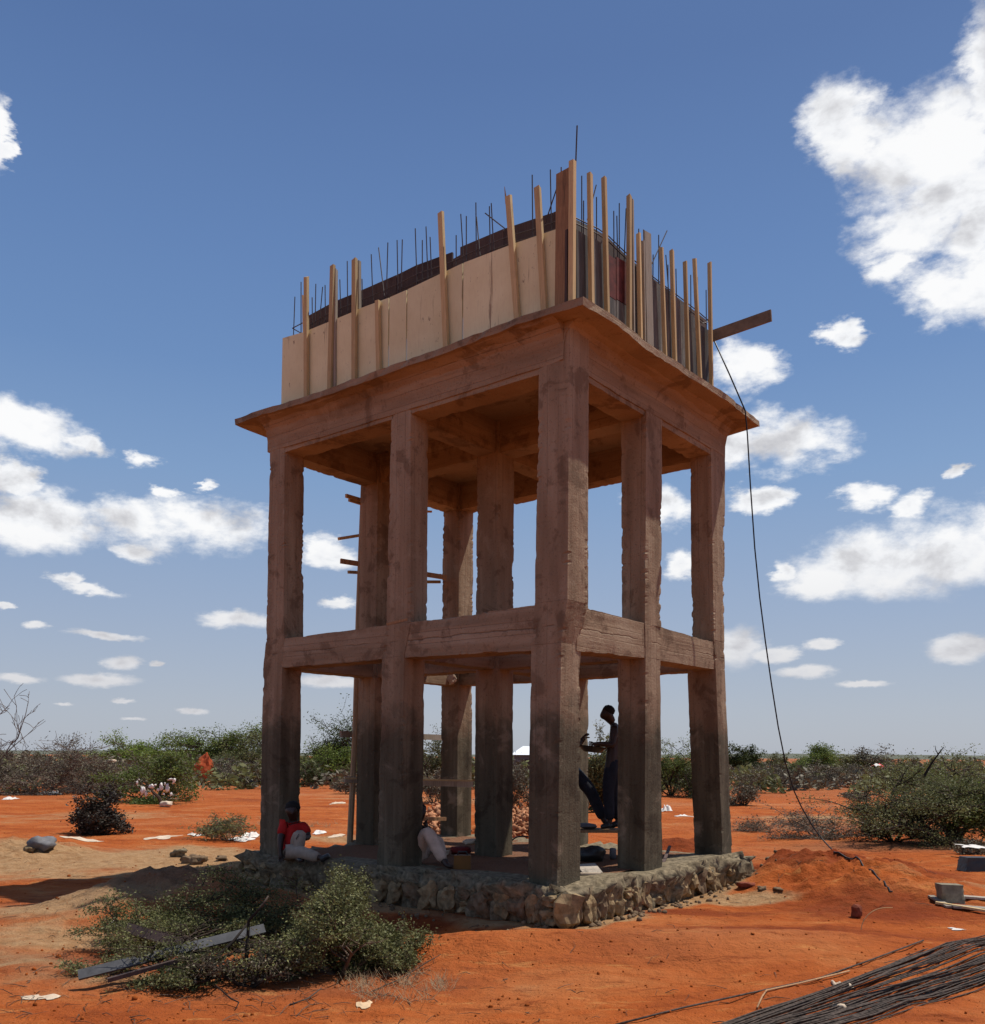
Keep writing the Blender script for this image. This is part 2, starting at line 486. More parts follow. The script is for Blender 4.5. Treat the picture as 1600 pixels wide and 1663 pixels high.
def wood_mat(name, c, grain=0.35, dirt=0.3):
    m_, t, b = newmat(name)
    tc_ = t.new('ShaderNodeTexCoord'); g = t.new('ShaderNodeNewGeometry'); P = g.outputs['Position']
    oi = t.new('ShaderNodeObjectInfo')
    gr = t.noise(t.vmath('MULTIPLY', P, (1, 1, 0.04)), 90, 4, 0.6)
    bl = t.noise(P, 4.5, 5, 0.65)
    dr = t.noise(t.vmath('MULTIPLY', P, (1, 1, 0.10)), 11, 5, 0.7)
    a = tuple(x * (1 - grain) for x in c)
    cc = t.ramp(gr, [(0.3, a), (0.7, c)])
    cc = t.mix(t.maprange(dr, 0.54, 0.72, 0, dirt * 1.6), cc, tuple(x * 0.35 for x in c))
    cc = t.mix(t.maprange(bl, 0.5, 0.75, 0, dirt), cc, tuple(x * 0.55 for x in c))
    k = t.maprange(oi.outputs['Random'], 0, 1, 0.72, 1.18, False)
    hs = t.new('ShaderNodeHueSaturation'); t.link(cc, hs.inputs['Color']); t.link(k, hs.inputs['Value'])
    t.link(hs.outputs[0], b.inputs['Base Color']); b.inputs['Roughness'].default_value = 0.8
    bump(t, b, gr, 0.3, 0.004)
    return m_


def ply_mat():
    m_, t, b = newmat('shuttering_plywood')
    g = t.new('ShaderNodeNewGeometry'); P = g.outputs['Position']; oi = t.new('ShaderNodeObjectInfo')
    st = t.noise(t.vmath('MULTIPLY', P, (1, 1, 0.06)), 9, 6, 0.7, 0.3)
    fn_ = t.noise(t.vmath('MULTIPLY', P, (1, 1, 0.10)), 70, 3, 0.6)
    bl = t.noise(P, 2.4, 5, 0.6)
    sm = t.noise(t.vmath('MULTIPLY', P, (1, 1, 0.5)), 14, 5, 0.75)
    c = t.ramp(bl, [(0.3, (0.72, 0.63, 0.36)), (0.7, (0.82, 0.74, 0.45))])
    c = t.mix(t.maprange(fn_, 0.45, 0.75, 0, 0.25), c, (0.60, 0.46, 0.27))
    c = t.mix(t.maprange(st, 0.60, 0.68, 0, 0.8), c, (0.22, 0.14, 0.085))
    c = t.mix(t.maprange(sm, 0.62, 0.70, 0, 0.75), c, (0.16, 0.10, 0.07))
    k = t.maprange(oi.outputs['Random'], 0, 1, 0.88, 1.06, False)
    hs = t.new('ShaderNodeHueSaturation'); t.link(c, hs.inputs['Color']); t.link(k, hs.inputs['Value'])
    t.link(hs.outputs[0], b.inputs['Base Color']); b.inputs['Roughness'].default_value = 0.72
    bump(t, b, st, 0.15, 0.004)
    return m_


def grey_ply_mat():
    m_, t, b = newmat('grey_film_faced_board')
    g = t.new('ShaderNodeNewGeometry'); P = g.outputs['Position']; oi = t.new('ShaderNodeObjectInfo')
    st = t.noise(t.vmath('MULTIPLY', P, (1, 1, 0.08)), 12, 6, 0.75, 0.4)
    bl = t.noise(P, 5, 6, 0.7)
    c = t.ramp(st, [(0.3, (0.045, 0.038, 0.032)), (0.55, (0.12, 0.108, 0.092)), (0.72, (0.26, 0.235, 0.20))])
    c = t.mix(t.maprange(bl, 0.52, 0.7, 0, 0.55), c, (0.09, 0.06, 0.045))
    k = t.maprange(oi.outputs['Random'], 0, 1, 0.7, 1.25, False)
    hs = t.new('ShaderNodeHueSaturation'); t.link(c, hs.inputs['Color']); t.link(k, hs.inputs['Value'])
    t.link(hs.outputs[0], b.inputs['Base Color']); b.inputs['Roughness'].default_value = 0.6
    bump(t, b, st, 0.2, 0.006)
    return m_


def leaf_mat(name, a, c, transl=0.25):
    m_, t, b = newmat(name)
    at = t.new('ShaderNodeAttribute'); at.attribute_name = 'tint'; oi = t.new('ShaderNodeObjectInfo')
    s2 = t.new('ShaderNodeSeparateColor'); t.link(at.outputs['Color'], s2.inputs[0])
    cc = t.mix(s2.outputs[0], a, c)
    k = t.maprange(oi.outputs['Random'], 0, 1, 0.8, 1.2, False)
    hs = t.new('ShaderNodeHueSaturation'); t.link(cc, hs.inputs['Color']); t.link(k, hs.inputs['Value'])
    t.link(hs.outputs[0], b.inputs['Base Color']); b.inputs['Roughness'].default_value = 0.6
    tr = t.new('ShaderNodeBsdfTranslucent'); t.link(hs.outputs[0], tr.inputs['Color'])
    mx = t.new('ShaderNodeMixShader'); mx.inputs[0].default_value = transl
    t.link(b.outputs[0], mx.inputs[1]); t.link(tr.outputs[0], mx.inputs[2])
    t.link(mx.outputs[0], t.n['Material Output'].inputs['Surface'])
    return m_


def bark_mat(name, a, c):
    m_, t, b = newmat(name)
    at = t.new('ShaderNodeAttribute'); at.attribute_name = 'tint'
    s2 = t.new('ShaderNodeSeparateColor'); t.link(at.outputs['Color'], s2.inputs[0])
    t.link(t.mix(s2.outputs[0], a, c), b.inputs['Base Color']); b.inputs['Roughness'].default_value = 0.9
    return m_


M = {}
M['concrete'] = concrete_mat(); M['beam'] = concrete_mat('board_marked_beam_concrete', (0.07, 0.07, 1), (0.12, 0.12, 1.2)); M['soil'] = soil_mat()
M['ply'] = ply_mat(); M['greyply'] = grey_ply_mat()
M['batten'] = wood_mat('sawn_batten', (0.62, 0.44, 0.22), 0.3, 0.35)
M['oldboard'] = wood_mat('weathered_board', (0.46, 0.26, 0.13), 0.45, 0.6)
M['browngrey'] = simple('brown_grey_board', (0.20, 0.145, 0.10), 0.85, 0.3, 6)
M['greyboard'] = wood_mat('grey_board', (0.45, 0.38, 0.30), 0.4, 0.5)
M['darkboard'] = wood_mat('dark_inner_board', (0.115, 0.075, 0.062), 0.45, 0.6)
M['redboard'] = simple('red_painted_board', (0.105, 0.022, 0.016), 0.7, 0.5, 9)
M['pole'] = wood_mat('stripped_pole', (0.42, 0.29, 0.17), 0.4, 0.4)
M['steel'] = simple('rusty_rebar', (0.055, 0.038, 0.034), 0.6, 0.5, 30, 0.4)
M['steel_rod'] = simple('dark_rebar', (0.068, 0.050, 0.040), 0.8, 0.7, 25, 0.2)
M['cable'] = simple('black_cable', (0.02, 0.02, 0.022), 0.5, 0.1)
M['stone'] = simple('pale_rubble_stone', (0.25, 0.175, 0.095), 0.95, 0.5, 12, 0.1, 1.0)
M['stone2'] = simple('brown_rubble_stone', (0.17, 0.115, 0.07), 0.95, 0.45, 8, 0.1, 0.8)
M['mortar'] = simple('crumbly_mortar', (0.175, 0.138, 0.088), 0.97, 0.6, 16, 0.1, 1.0)
M['skin'] = simple('dark_skin', (0.040, 0.020, 0.013), 0.5, 0.15, 12, 0.4)
M['hair'] = simple('black_hair', (0.012, 0.010, 0.009), 0.8, 0.3, 60)
M['redcloth'] = simple('red_cotton', (0.42, 0.015, 0.012), 0.9, 0.12, 14)
M['darkred'] = simple('dark_red_cotton', (0.13, 0.012, 0.010), 0.9, 0.3, 10)
M['khaki'] = simple('grey_khaki_cloth', (0.33, 0.26, 0.20), 0.9, 0.2, 10)
M['beige'] = simple('dusty_beige_cloth', (0.52, 0.38, 0.29), 0.9, 0.2, 10)
M['darkcloth'] = simple('dark_blue_cloth', (0.02, 0.022, 0.03), 0.9, 0.25, 10)
M['blackcloth'] = simple('black_cloth', (0.018, 0.016, 0.015), 0.9, 0.25, 10)
M['white'] = simple('white_plastic_bag', (0.68, 0.63, 0.57), 0.6, 0.22, 9, 0.3)
M['offwhite'] = simple('dusty_white_sack', (0.56, 0.44, 0.32), 0.8, 0.2, 9, 0.2)
M['black'] = simple('black_plastic', (0.03, 0.028, 0.027), 0.4, 0.3, 9, 0.4)
M['greybag'] = simple('grey_sack', (0.13, 0.125, 0.13), 0.7, 0.3, 9, 0.3)
M['yellow'] = simple('yellow_plastic', (0.17, 0.065, 0.010), 0.5, 0.12, 6, 0.3)
M['roof'] = simple('white_sheet_roof', (0.85, 0.86, 0.88), 0.4, 0.04, 4, 0.4)
M['hutwall'] = simple('grey_hut_wall', (0.12, 0.11, 0.12), 0.8, 0.2, 3)
M['plastic_red'] = simple('red_tarpaulin', (0.75, 0.05, 0.05), 0.5, 0.1, 5)
M['card'] = simple('cardboard', (0.60, 0.42, 0.25), 0.85, 0.1, 8)
M['clay'] = simple('fired_brick', (0.20, 0.06, 0.035), 0.95, 0.3, 14, 0.1, 0.5)
M['blockc'] = simple('mossy_concrete_block', (0.22, 0.19, 0.135), 0.95, 0.35, 12, 0.1, 0.6)
M['termite'] = simple('termite_clay', (0.38, 0.075, 0.028), 0.97, 0.35, 3, 0.1, 0.8)
M['straw'] = simple('dry_straw', (0.42, 0.31, 0.18), 0.9, 0.2, 20)
M['rubble'] = simple('broken_clay_rubble', (0.40, 0.19, 0.10), 0.97, 0.45, 9, 0.1, 0.6)
M['clod'] = simple('soil_clod', (0.27, 0.07, 0.016), 0.97, 0.4, 5, 0.05)
M['metalboard'] = simple('weathered_grey_plank', (0.065, 0.064, 0.066), 0.5, 0.35, 12, 0.4, 0.2)
LF = {
 'green': leaf_mat('leaf_green', (0.095, 0.125, 0.028), (0.21, 0.265, 0.065), 0.35),
 'bright': leaf_mat('leaf_bright_green', (0.115, 0.165, 0.028), (0.27, 0.345, 0.065), 0.35),
 'olive': leaf_mat('leaf_olive', (0.092, 0.098, 0.036), (0.215, 0.22, 0.085), 0.3),
 'dark': leaf_mat('leaf_dark_green', (0.042, 0.058, 0.015), (0.105, 0.135, 0.038)),
 'brown': leaf_mat('leaf_dry_brown', (0.088, 0.074, 0.046), (0.215, 0.185, 0.12), 0.1),
 'heap': leaf_mat('leaf_dead_dark', (0.022, 0.017, 0.012), (0.06, 0.045, 0.03), 0.05),
 'fore': leaf_mat('leaf_cut_acacia', (0.082, 0.088, 0.030), (0.225, 0.225, 0.085)),
}
BK = {'grey': bark_mat('bark_grey', (0.075, 0.055, 0.042), (0.22, 0.175, 0.14)),
      'dark': bark_mat('bark_dark', (0.020, 0.014, 0.011), (0.075, 0.05, 0.035)),
      'brown': bark_mat('bark_brown', (0.06, 0.038, 0.025), (0.16, 0.11, 0.075))}
# ---------------------------------------------------------------- ground
def g2(px, py): return onz(px, py, 0.0)[:2]


MOUNDS = [  # centre px on flat ground, height, rx, ry, rotation
 ((1345, 1438), 0.46, 2.0, 1.3), ((1440, 1462), 0.22, 1.3, 0.9), ((1150, 1545), 0.199, 2.8, 0.9), ((790, 1550), 0.12, 1.5, 0.6),
 ((285, 1478), 0.46, 1.25, 0.85), ((170, 1500), 0.16, 1.3, 0.8), ((15, 1392), 0.42, 1.5, 1.3), ((90, 1372), 0.18, 0.8, 0.8),
 ((1105, 1384), 0.24, 1.2, 0.6), ((420, 1425), 0.12, 0.9, 0.5), ((705, 1352), 0.55, 1.6, 1.2), ((850, 1362), 0.60, 1.3, 1.1)]
MC = [(g2(*c), h, rx, ry) for c, h, rx, ry in MOUNDS]


def height(x, y):
    x = np.asarray(x, float); y = np.asarray(y, float)
    h = 0.05 * fbm(x * 0.35, y * 0.35, 0, 4) + 0.020 * fbm(x * 2.3, y * 2.3, 5, 4, 0.62)
    for (c, hh, rx, ry) in MC:
        d = ((x - c[0]) / rx) ** 2 + ((y - c[1]) / ry) ** 2
        e = hh * np.exp(-d * 1.6)
        h = h + e * (1 + (0.25 if hh > 0.2 else 0.10) * fbm(x * 1.7, y * 1.7, 9, 4, 0.6))
        h = h + np.where(hh > 0.2, np.exp(-d * 1.3) * 0.05 * fbm(x * 5.5, y * 5.5, 3, 3, 0.6), 0)
    # trench scraped out along the left face of the plinth
    u = -cT * (x - TX) + sT * (y - TY); v = sT * (x - TX) + cT * (y - TY)
    tr = np.exp(-((v + 0.75) / 0.42) ** 2) * np.clip(1 - ((u - 1.6) / 2.2) ** 2, 0, 1)
    h = h - 0.16 * tr
    # keep the soil level (just under the mortar) where the tower stands
    ins = np.clip((np.minimum(np.minimum(u + 0.6, 5.9 - u), np.minimum(v + 0.6, 5.0 - v))) / 0.5, 0, 1)
    h = h * (1 - ins) + ins * (-0.05 + 0.01 * fbm(x * 3, y * 3))
    far = np.clip((np.hypot(x, y) - 90) / 300, 0, 1)
    return h * (1 - far)


def gz(x, y):                 # the same surface, read off the finished grid
    a = min(max(bisect.bisect_right(GXL, x) - 1, 0), len(GXL) - 2); b = min(max(bisect.bisect_right(GYL, y) - 1, 0), len(GYL) - 2)
    fx = (x - GXL[a]) / (GXL[a + 1] - GXL[a]); fy = (y - GYL[b]) / (GYL[b + 1] - GYL[b])
    return float((Z[b, a] * (1 - fx) + Z[b, a + 1] * fx) * (1 - fy) + (Z[b + 1, a] * (1 - fx) + Z[b + 1, a + 1] * fx) * fy)


def gp(px, py):               # the point of the real ground surface seen at a pixel
    d = raydir(px, py)
    if d[2] > -1e-4: return onz(px, py, 0)
    kx, kz = d[0] / d[1], d[2] / d[1]; y = 5.0; lo = y
    while y < 400:
        if EYE + kz * y < gz(kx * y, y): break
        lo = y; y *= 1.012
    hi = y
    for _ in range(12):
        mid = (lo + hi) / 2
        if EYE + kz * mid < gz(kx * mid, mid): hi = mid
        else: lo = mid
    return np.array([kx * hi, hi, EYE + kz * hi])


def axis(lo, hi, core0, core1, step, grow):
    a = list(np.arange(core0, core1, step)); s = step; x = core1
    while x < hi: a.append(x); s *= grow; x += s
    a.append(hi); s = step; x = core0 - step; b = []
    while x > lo: b.append(x); s *= grow; x -= s
    b.append(lo)
    return np.array(b[::-1] + a)


gx = axis(-6000, 6000, -6.5, 7.5, 0.036, 1.035)
gy = axis(-3000, 8000, 4.8, 16.0, 0.036, 1.03)
GXL, GYL = list(gx), list(gy)
X, Y = np.meshgrid(gx, gy)
Z = height(X, Y)
nx, ny = len(gx), len(gy)
i = np.arange(nx * ny).reshape(ny, nx)
Fq = np.stack([i[:-1, :-1].ravel(), i[:-1, 1:].ravel(), i[1:, 1:].ravel(), i[1:, :-1].ravel()], 1)


def blob(c, rx, ry, sharp=1.2):
    p = g2(*c); return np.exp(-sharp * (((X - p[0]) / rx) ** 2 + ((Y - p[1]) / ry) ** 2))


pale = np.zeros_like(X); deep = np.zeros_like(X); grit = np.zeros_like(X)
for c, rx, ry, a in [((150, 1400), 3.6, 1.6, .95), ((330, 1390), 2.6, 1.3, .85), ((480, 1390), 2.5, 1.0, .6), ((60, 1420), 2.5, 1.2, .55), ((180, 1530), 2.6, .9, .6),
                     ((1230, 1462), 1.0, .40, .9), ((1420, 1440), 1.6, .5, .4), ((1350, 1330), 4.0, 3.2, .5), ((120, 1570), 1.6, .7, .65), ((90, 1490), 1.9, 1.0, .8), ((250, 1530), 1.6, .7, .7), ((30, 1560), 1.3, .8, .7), ((560, 1360), 2.5, 1.2, .55), ((150, 1325), 4.0, 3.0, .4), ((1250, 1395), 3.0, 1.2, .45), ((640, 1300), 6.0, 5.0, .4), ((1560, 1450), 2.0, .8, .55)]:
    pale = np.maximum(pale, a * blob(c, rx, ry))
u_ = -cT * (X - TX) + sT * (Y - TY); v_ = sT * (X - TX) + cT * (Y - TY)
rim = np.exp(-((np.maximum(np.maximum(-u_, u_ - 5.25), np.maximum(-v_, v_ - 4.3)) - 0.32) / 0.28) ** 2)
pale = np.maximum(pale, np.where(v_ > -0.6, 1.0, 0.3) * rim)
for c, rx, ry, a in [((1345, 1425), 2.0, 1.5, 1.6), ((1470, 1480), 1.9, 1.0, .8), ((1100, 1480), 1.7, .5, .8), ((1250, 1520), 1.7, .6, .75), ((700, 1480), 1.4, .5, .8),
                     ((860, 1500), 1.5, .35, .6), ((560, 1310), 3.0, 2.5, .5), ((420, 1300), 3.0, 2.0, .5), ((1100, 1385), 1.2, .8, 1.0), ((200, 1560), 1.5, .5, .6), ((1480, 1530), 2, .5, .6)]:
    deep = np.maximum(deep, a * blob(c, rx, ry))
for c, rx, ry, a in [((285, 1470), 1.5, 1.0, 1.25), ((180, 1480), 1.2, .6, .5), ((1340, 1345), 3.0, 1.4, .6), ((1500, 1375), 3.0, 1.1, .7), ((420, 1590), 2.2, .7, .35), ((150, 1560), 1.4, .4, .4)]:
    grit = np.maximum(grit, a * blob(c, rx, ry))
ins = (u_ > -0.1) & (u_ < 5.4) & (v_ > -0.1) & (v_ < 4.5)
deep = np.where(ins, 1.0, deep); grit = np.where(ins, 0.8, grit)  # soil under the tower tinted darker, its shade put into the colour
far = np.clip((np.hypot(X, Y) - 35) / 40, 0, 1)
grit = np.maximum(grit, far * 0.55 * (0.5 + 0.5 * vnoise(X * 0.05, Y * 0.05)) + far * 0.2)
nz = 0.25 * fbm(X * 0.9, Y * 0.9, 2, 3)
col = np.stack([np.clip(pale * (1 + nz), 0, 1).ravel(), np.clip(deep * (1 + nz), 0, 1).ravel(), np.clip(grit * (1 + nz), 0, 1).ravel()], 1)
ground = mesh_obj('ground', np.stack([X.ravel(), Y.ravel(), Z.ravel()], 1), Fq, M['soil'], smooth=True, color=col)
tag(ground, kind='structure')
# ---------------------------------------------------------------- the tower
ZB, ZM0, ZM1, ZT0, ZT1, ZS1, ZF = [EYE + z for z in (-1.4, 1.242, 1.686, 4.379, 4.868, 4.941, 6.068)]
A = [0.0, 2.3937, 4.8364]; B = [0.0, 1.8765, 3.9037]; CS = 0.3938
tower = empty('water_tower', W(2.6, 2.1, 0.0), 'unfinished two storey concrete water tower frame on nine square columns with overhanging slab', 'tower')


def rough_prism(c0, c1, nlen, ncross, amp=0.006, chip=0.022, seed=0.0, skip_caps=False):
    """c0 and c1: rings of four corners. Surface worn, arrises chipped."""
    c0 = [np.array(p, float) for p in c0]; c1 = [np.array(p, float) for p in c1]
    ring = []
    for s in range(4):
        for k in range(ncross): ring.append((s, k / ncross))
    n = len(ring); V = np.zeros((nlen + 1, n, 3)); edge = np.zeros(n)
    for j, (s, t) in enumerate(ring): edge[j] = 1.0 if t == 0 else 0.0
    for i_ in range(nlen + 1):
        f = i_ / nlen; cr = [c0[q] * (1 - f) + c1[q] * f for q in range(4)]; ce = sum(cr) / 4
        for j, (s, t) in enumerate(ring): V[i_, j] = cr[s] * (1 - t) + cr[(s + 1) % 4] * t
    ax = sum(c1) / 4 - sum(c0) / 4; ax /= np.linalg.norm(ax)
    P = V.reshape(-1, 3)
    cen = np.repeat(np.array([(sum(c0) / 4) * (1 - q / nlen) + (sum(c1) / 4) * (q / nlen) for q in range(nlen + 1)]), n, axis=0)
    dr = P - cen; dr = dr / (np.linalg.norm(dr, axis=1, keepdims=True) + 1e-9)
    nz_ = fbm(P[:, 0] * 5 + seed, P[:, 1] * 5, P[:, 2] * 5, 3, 0.6)
    e = np.tile(edge, nlen + 1)
    cn = fbm(P[:, 0] * 9 + seed * 2 + 50, P[:, 1] * 9, P[:, 2] * 15, 3, 0.7)
    cl2 = fbm(P[:, 0] * 2 + seed * 2 + 50, P[:, 1] * 2, P[:, 2] * 2.2, 2, 0.7)
    d = amp * nz_ - e * (0.004 + chip * np.clip(cn - 0.32 + cl2 * 1.1, 0, 1.3))
    P = P + dr * d[:, None]
    Fc = []
    for i_ in range(nlen):
        for j in range(n):
            j2 = (j + 1) % n
            Fc.append((i_ * n + j, i_ * n + j2, (i_ + 1) * n + j2, (i_ + 1) * n + j))
    Fc.append(tuple(range(n))[::-1]); Fc.append(tuple(nlen * n + j for j in range(n)))
    return list(P), Fc


def foot(u0, u1, v0, v1, z): return [W(u0, v0, z), W(u0, v1, z), W(u1, v1, z), W(u1, v0, z)]


nom = {(i_, j): (A[i_], A[i_] + CS, B[j], B[j] + CS) for i_ in range(3) for j in range(3)}


def front(i_, j, pl, pc, pr, z):
    if j == 0:
        u0 = u_at(pc, 0.0, z); u1 = u_at(pl, 0.0, z); return (u0, u1, 0.0, v_at(pr, u0, z))
    v0 = v_at(pc, 0.0, z); v1 = v_at(pr, 0.0, z); return (0.0, u_at(pl, v0, z), v0, v1)


OBS = {(0, 0): [(857, 905, 943), (862, 912, 943), (868, 922, 955), (875, 925, 957)],
       (1, 0): [(612, 652, 686), (620, 656, 690), (627, 667, 694), (635, 667, 696)],
       (2, 0): [(421, 452, 487), (427, 458, 490), (432, 461, 493), (438, 462, 494)],
       (0, 1): [(1003, 1047, 1076), (1003, 1049, 1073), (1010, 1048, 1074), (1008, 1050, 1076)],
       (0, 2): [(1128, 1174, 1190), (1116, 1163, 1178), (1123, 1160, 1177), (1121, 1155, 1178)]}
for key in nom:
    if key in OBS:
        o_ = OBS[key]; q = [front(*key, *o_[0], ZB), front(*key, *o_[1], ZM0), front(*key, *o_[2], ZM1), front(*key, *o_[3], ZT0)]
    else: q = [nom[key]] * 4
    dz = 0.05 if key == (0, 0) else 0
    def ext(a, b, za, zb_, z): f = (z - za) / (zb_ - za); return tuple(x + (y - x) * f for x, y in zip(a, b))
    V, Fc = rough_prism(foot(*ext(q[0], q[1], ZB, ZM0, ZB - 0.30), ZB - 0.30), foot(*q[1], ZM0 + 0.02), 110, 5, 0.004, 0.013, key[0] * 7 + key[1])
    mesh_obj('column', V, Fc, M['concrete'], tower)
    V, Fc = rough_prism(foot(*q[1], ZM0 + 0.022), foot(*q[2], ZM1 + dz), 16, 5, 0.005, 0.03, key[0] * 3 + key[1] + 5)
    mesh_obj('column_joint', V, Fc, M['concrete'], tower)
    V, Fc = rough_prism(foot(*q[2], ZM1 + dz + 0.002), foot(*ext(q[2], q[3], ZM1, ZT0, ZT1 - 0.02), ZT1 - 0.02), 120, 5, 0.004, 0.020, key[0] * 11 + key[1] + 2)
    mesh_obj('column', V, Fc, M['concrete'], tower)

# middle beams
NB = {(0, 0): (ZM0 - 0.045, ZM1 + 0.035), (2, 0): (ZM0 + 0.0, ZM1 - 0.02), (0, 2): (ZM0 + 0.02, ZM1 - 0.03), (1, 0): (ZM0, ZM1), (0, 1): (ZM0 + .01, ZM1 + .01)}
gap = 0.10


def span(a, b, zoff=None, w0=0.02, upper=False):
    (i0, j0), (i1, j1) = a, b
    if upper: z0a = z0b = ZT0 + (0.0); z1a = z1b = ZT1 - 0.003
    else: (z0a, z1a), (z0b, z1b) = NB.get(a, (ZM0, ZM1)), NB.get(b, (ZM0, ZM1))
    if j0 == j1:      # along u
        v0 = B[j0] + (0.012 if j0 == 0 else 0.05); v1 = B[j0] + CS - 0.03
        ua, ub = A[i0] + CS - gap, A[i1] + gap
        c0 = [W(ua, v0, z0a), W(ua, v1, z0a), W(ua, v1, z1a), W(ua, v0, z1a)]; c1 = [W(ub, v0, z0b), W(ub, v1, z0b), W(ub, v1, z1b), W(ub, v0, z1b)]
    else:
        u0 = A[i0] + (0.012 if i0 == 0 else 0.05); u1 = A[i0] + CS - 0.03
        va, vb = B[j0] + CS - gap, B[j1] + gap
        c0 = [W(u1, va, z0a), W(u0, va, z0a), W(u0, va, z1a), W(u1, va, z1a)]; c1 = [W(u1, vb, z0b), W(u0, vb, z0b), W(u0, vb, z1b), W(u1, vb, z1b)]
    V, Fc = rough_prism(c0, c1, 60, 4, 0.005, 0.018, i0 * 3 + j0 + i1 * 5 + (20 if upper else 0))
    mesh_obj('roof_beam' if upper else 'middle_beam', V, Fc, M['beam'], tower)


for j in range(3):
    for i_ in range(2): span((i_, j), (i_ + 1, j)); span((i_, j), (i_ + 1, j), upper=True)
for i_ in range(3):
    for j in range(2): span((i_, j), (i_, j + 1)); span((i_, j), (i_, j + 1), upper=True)

# slab with its sagging overhang; edge heights read along both near edges
OU, OV = 0.442, 0.2726
UE, VE = A[2] + CS + OU, B[2] + CS + OV
Ltop = [(377, 682), (427.5, 663), (495, 644), (622, 598), (735, 557), (840, 515), (945, 481)]
Rtop = [(948, 481), (983, 500), (1022, 531), (1051.6, 556), (1087, 579), (1139, 613), (1185, 643), (1232, 681)]
Lz = sorted([onv(px, py, -OV) for px, py in Ltop]); Rz = sorted([onu(px, py, -OU) for px, py in Rtop])
lu, lz = [a for a, b in Lz], [b for a, b in Lz]; rv, rz = [a for a, b in Rz], [b for a, b in Rz]


def slab_top(u, v):
    a = np.interp(u, lu, lz); b = np.interp(v, rv, rz)
    wl = max(0, 1 - (v + OV) / 0.55); wr = max(0, 1 - (u + OU) / 0.75)
    base = ZS1 + 0.0
    if wl + wr > 1: s_ = wl + wr; wl /= s_; wr /= s_
    return base * (1 - wl - wr) + a * wl + b * wr


us = np.unique(np.concatenate([[-OU, -OU + .02, -OU + .2, 0.0, 0.2], np.linspace(0.35, UE - .02, 44), [UE]]))
vs = np.unique(np.concatenate([[-OV, -OV + .02, -OV + .14, 0.0, 0.2], np.linspace(0.35, VE - .02, 38), [VE]]))
V = []; Fc = []; nu, nv_ = len(us), len(vs)
for side in (0, 1):
    for a in us:
        for b in vs:
            z = slab_top(a, b)
            inside = (a > 0.02 and b > 0.02 and a < 5.2 and b < 4.25)
            if side == 1:
                z -= 0.085
                if inside: z = min(z, ZT1)
            n_ = float(fbm(a * 4, b * 4, side * 9.0, 3, 0.6)) * 0.007
            e = 0.0
            if a in (us[0], us[-1]) or b in (vs[0], vs[-1]): e = abs(float(fbm(a * 5 + 3, b * 5, side * 4.0, 3, 0.7))) * 0.022
            ua = a + (e if a == us[0] else (-e if a == us[-1] else 0)); vb = b + (e if b == vs[0] else (-e if b == vs[-1] else 0))
            V.append(W(ua, vb, z + n_))
N1 = nu * nv_
for a in range(nu - 1):
    for b in range(nv_ - 1):
        q = [a * nv_ + b, a * nv_ + b + 1, (a + 1) * nv_ + b + 1, (a + 1) * nv_ + b]
        Fc.append(tuple(q)); Fc.append(tuple(N1 + k for k in q[::-1]))
bd = [a * nv_ for a in range(nu)] + [(nu - 1) * nv_ + b for b in range(1, nv_)] + [a * nv_ + nv_ - 1 for a in range(nu - 2, -1, -1)] + [b for b in range(nv_ - 2, 0, -1)]
for k in range(len(bd)):
    a, b = bd[k], bd[(k + 1) % len(bd)]; Fc.append((a, b, N1 + b, N1 + a))
mesh_obj('tank_floor_slab', V, Fc, M['beam'], tower)

# plastered haunch where the outer beams run up into the overhang
def haunch(p_of, a0, a1, seed):
    V = []; Fc = []; n = 40; prof = [(0.004, -0.42), (0.012, -0.25), (0.04, -0.12), (0.11, -0.04), (0.20, -0.012), (0.24, 0.03), (-0.05, 0.03), (-0.05, -0.42)]
    for k in range(n + 1):
        a = a0 + (a1 - a0) * k / n
        for q, (o, z) in enumerate(prof):
            j_ = float(fbm(a * 3 + seed, q * 0.7, 1.0, 3, 0.6)) * (0.02 if 0 < q < 5 else 0.004)
            V.append(p_of(a, o + j_ * 0.8, z + j_))
    m_ = len(prof)
    for k in range(n):
        for q in range(m_):
            q2 = (q + 1) % m_; Fc.append((k * m_ + q, (k + 1) * m_ + q, (k + 1) * m_ + q2, k * m_ + q2))
    Fc.append(tuple(range(m_))); Fc.append(tuple(n * m_ + q for q in range(m_))[::-1])
    return V, Fc


zu = lambda a, b: slab_top(a, b) - 0.085
V, Fc = haunch(lambda a, o, z: W(a, -o, zu(a, -o) + z), -0.01, A[2] + CS, 3.0); mesh_obj('haunch', V, Fc, M['beam'], tower)
V, Fc = haunch(lambda a, o, z: W(-o, a, zu(-o, a) + z), -0.012, B[2] + CS, 9.0); mesh_obj('haunch', V, Fc, M['beam'], tower)

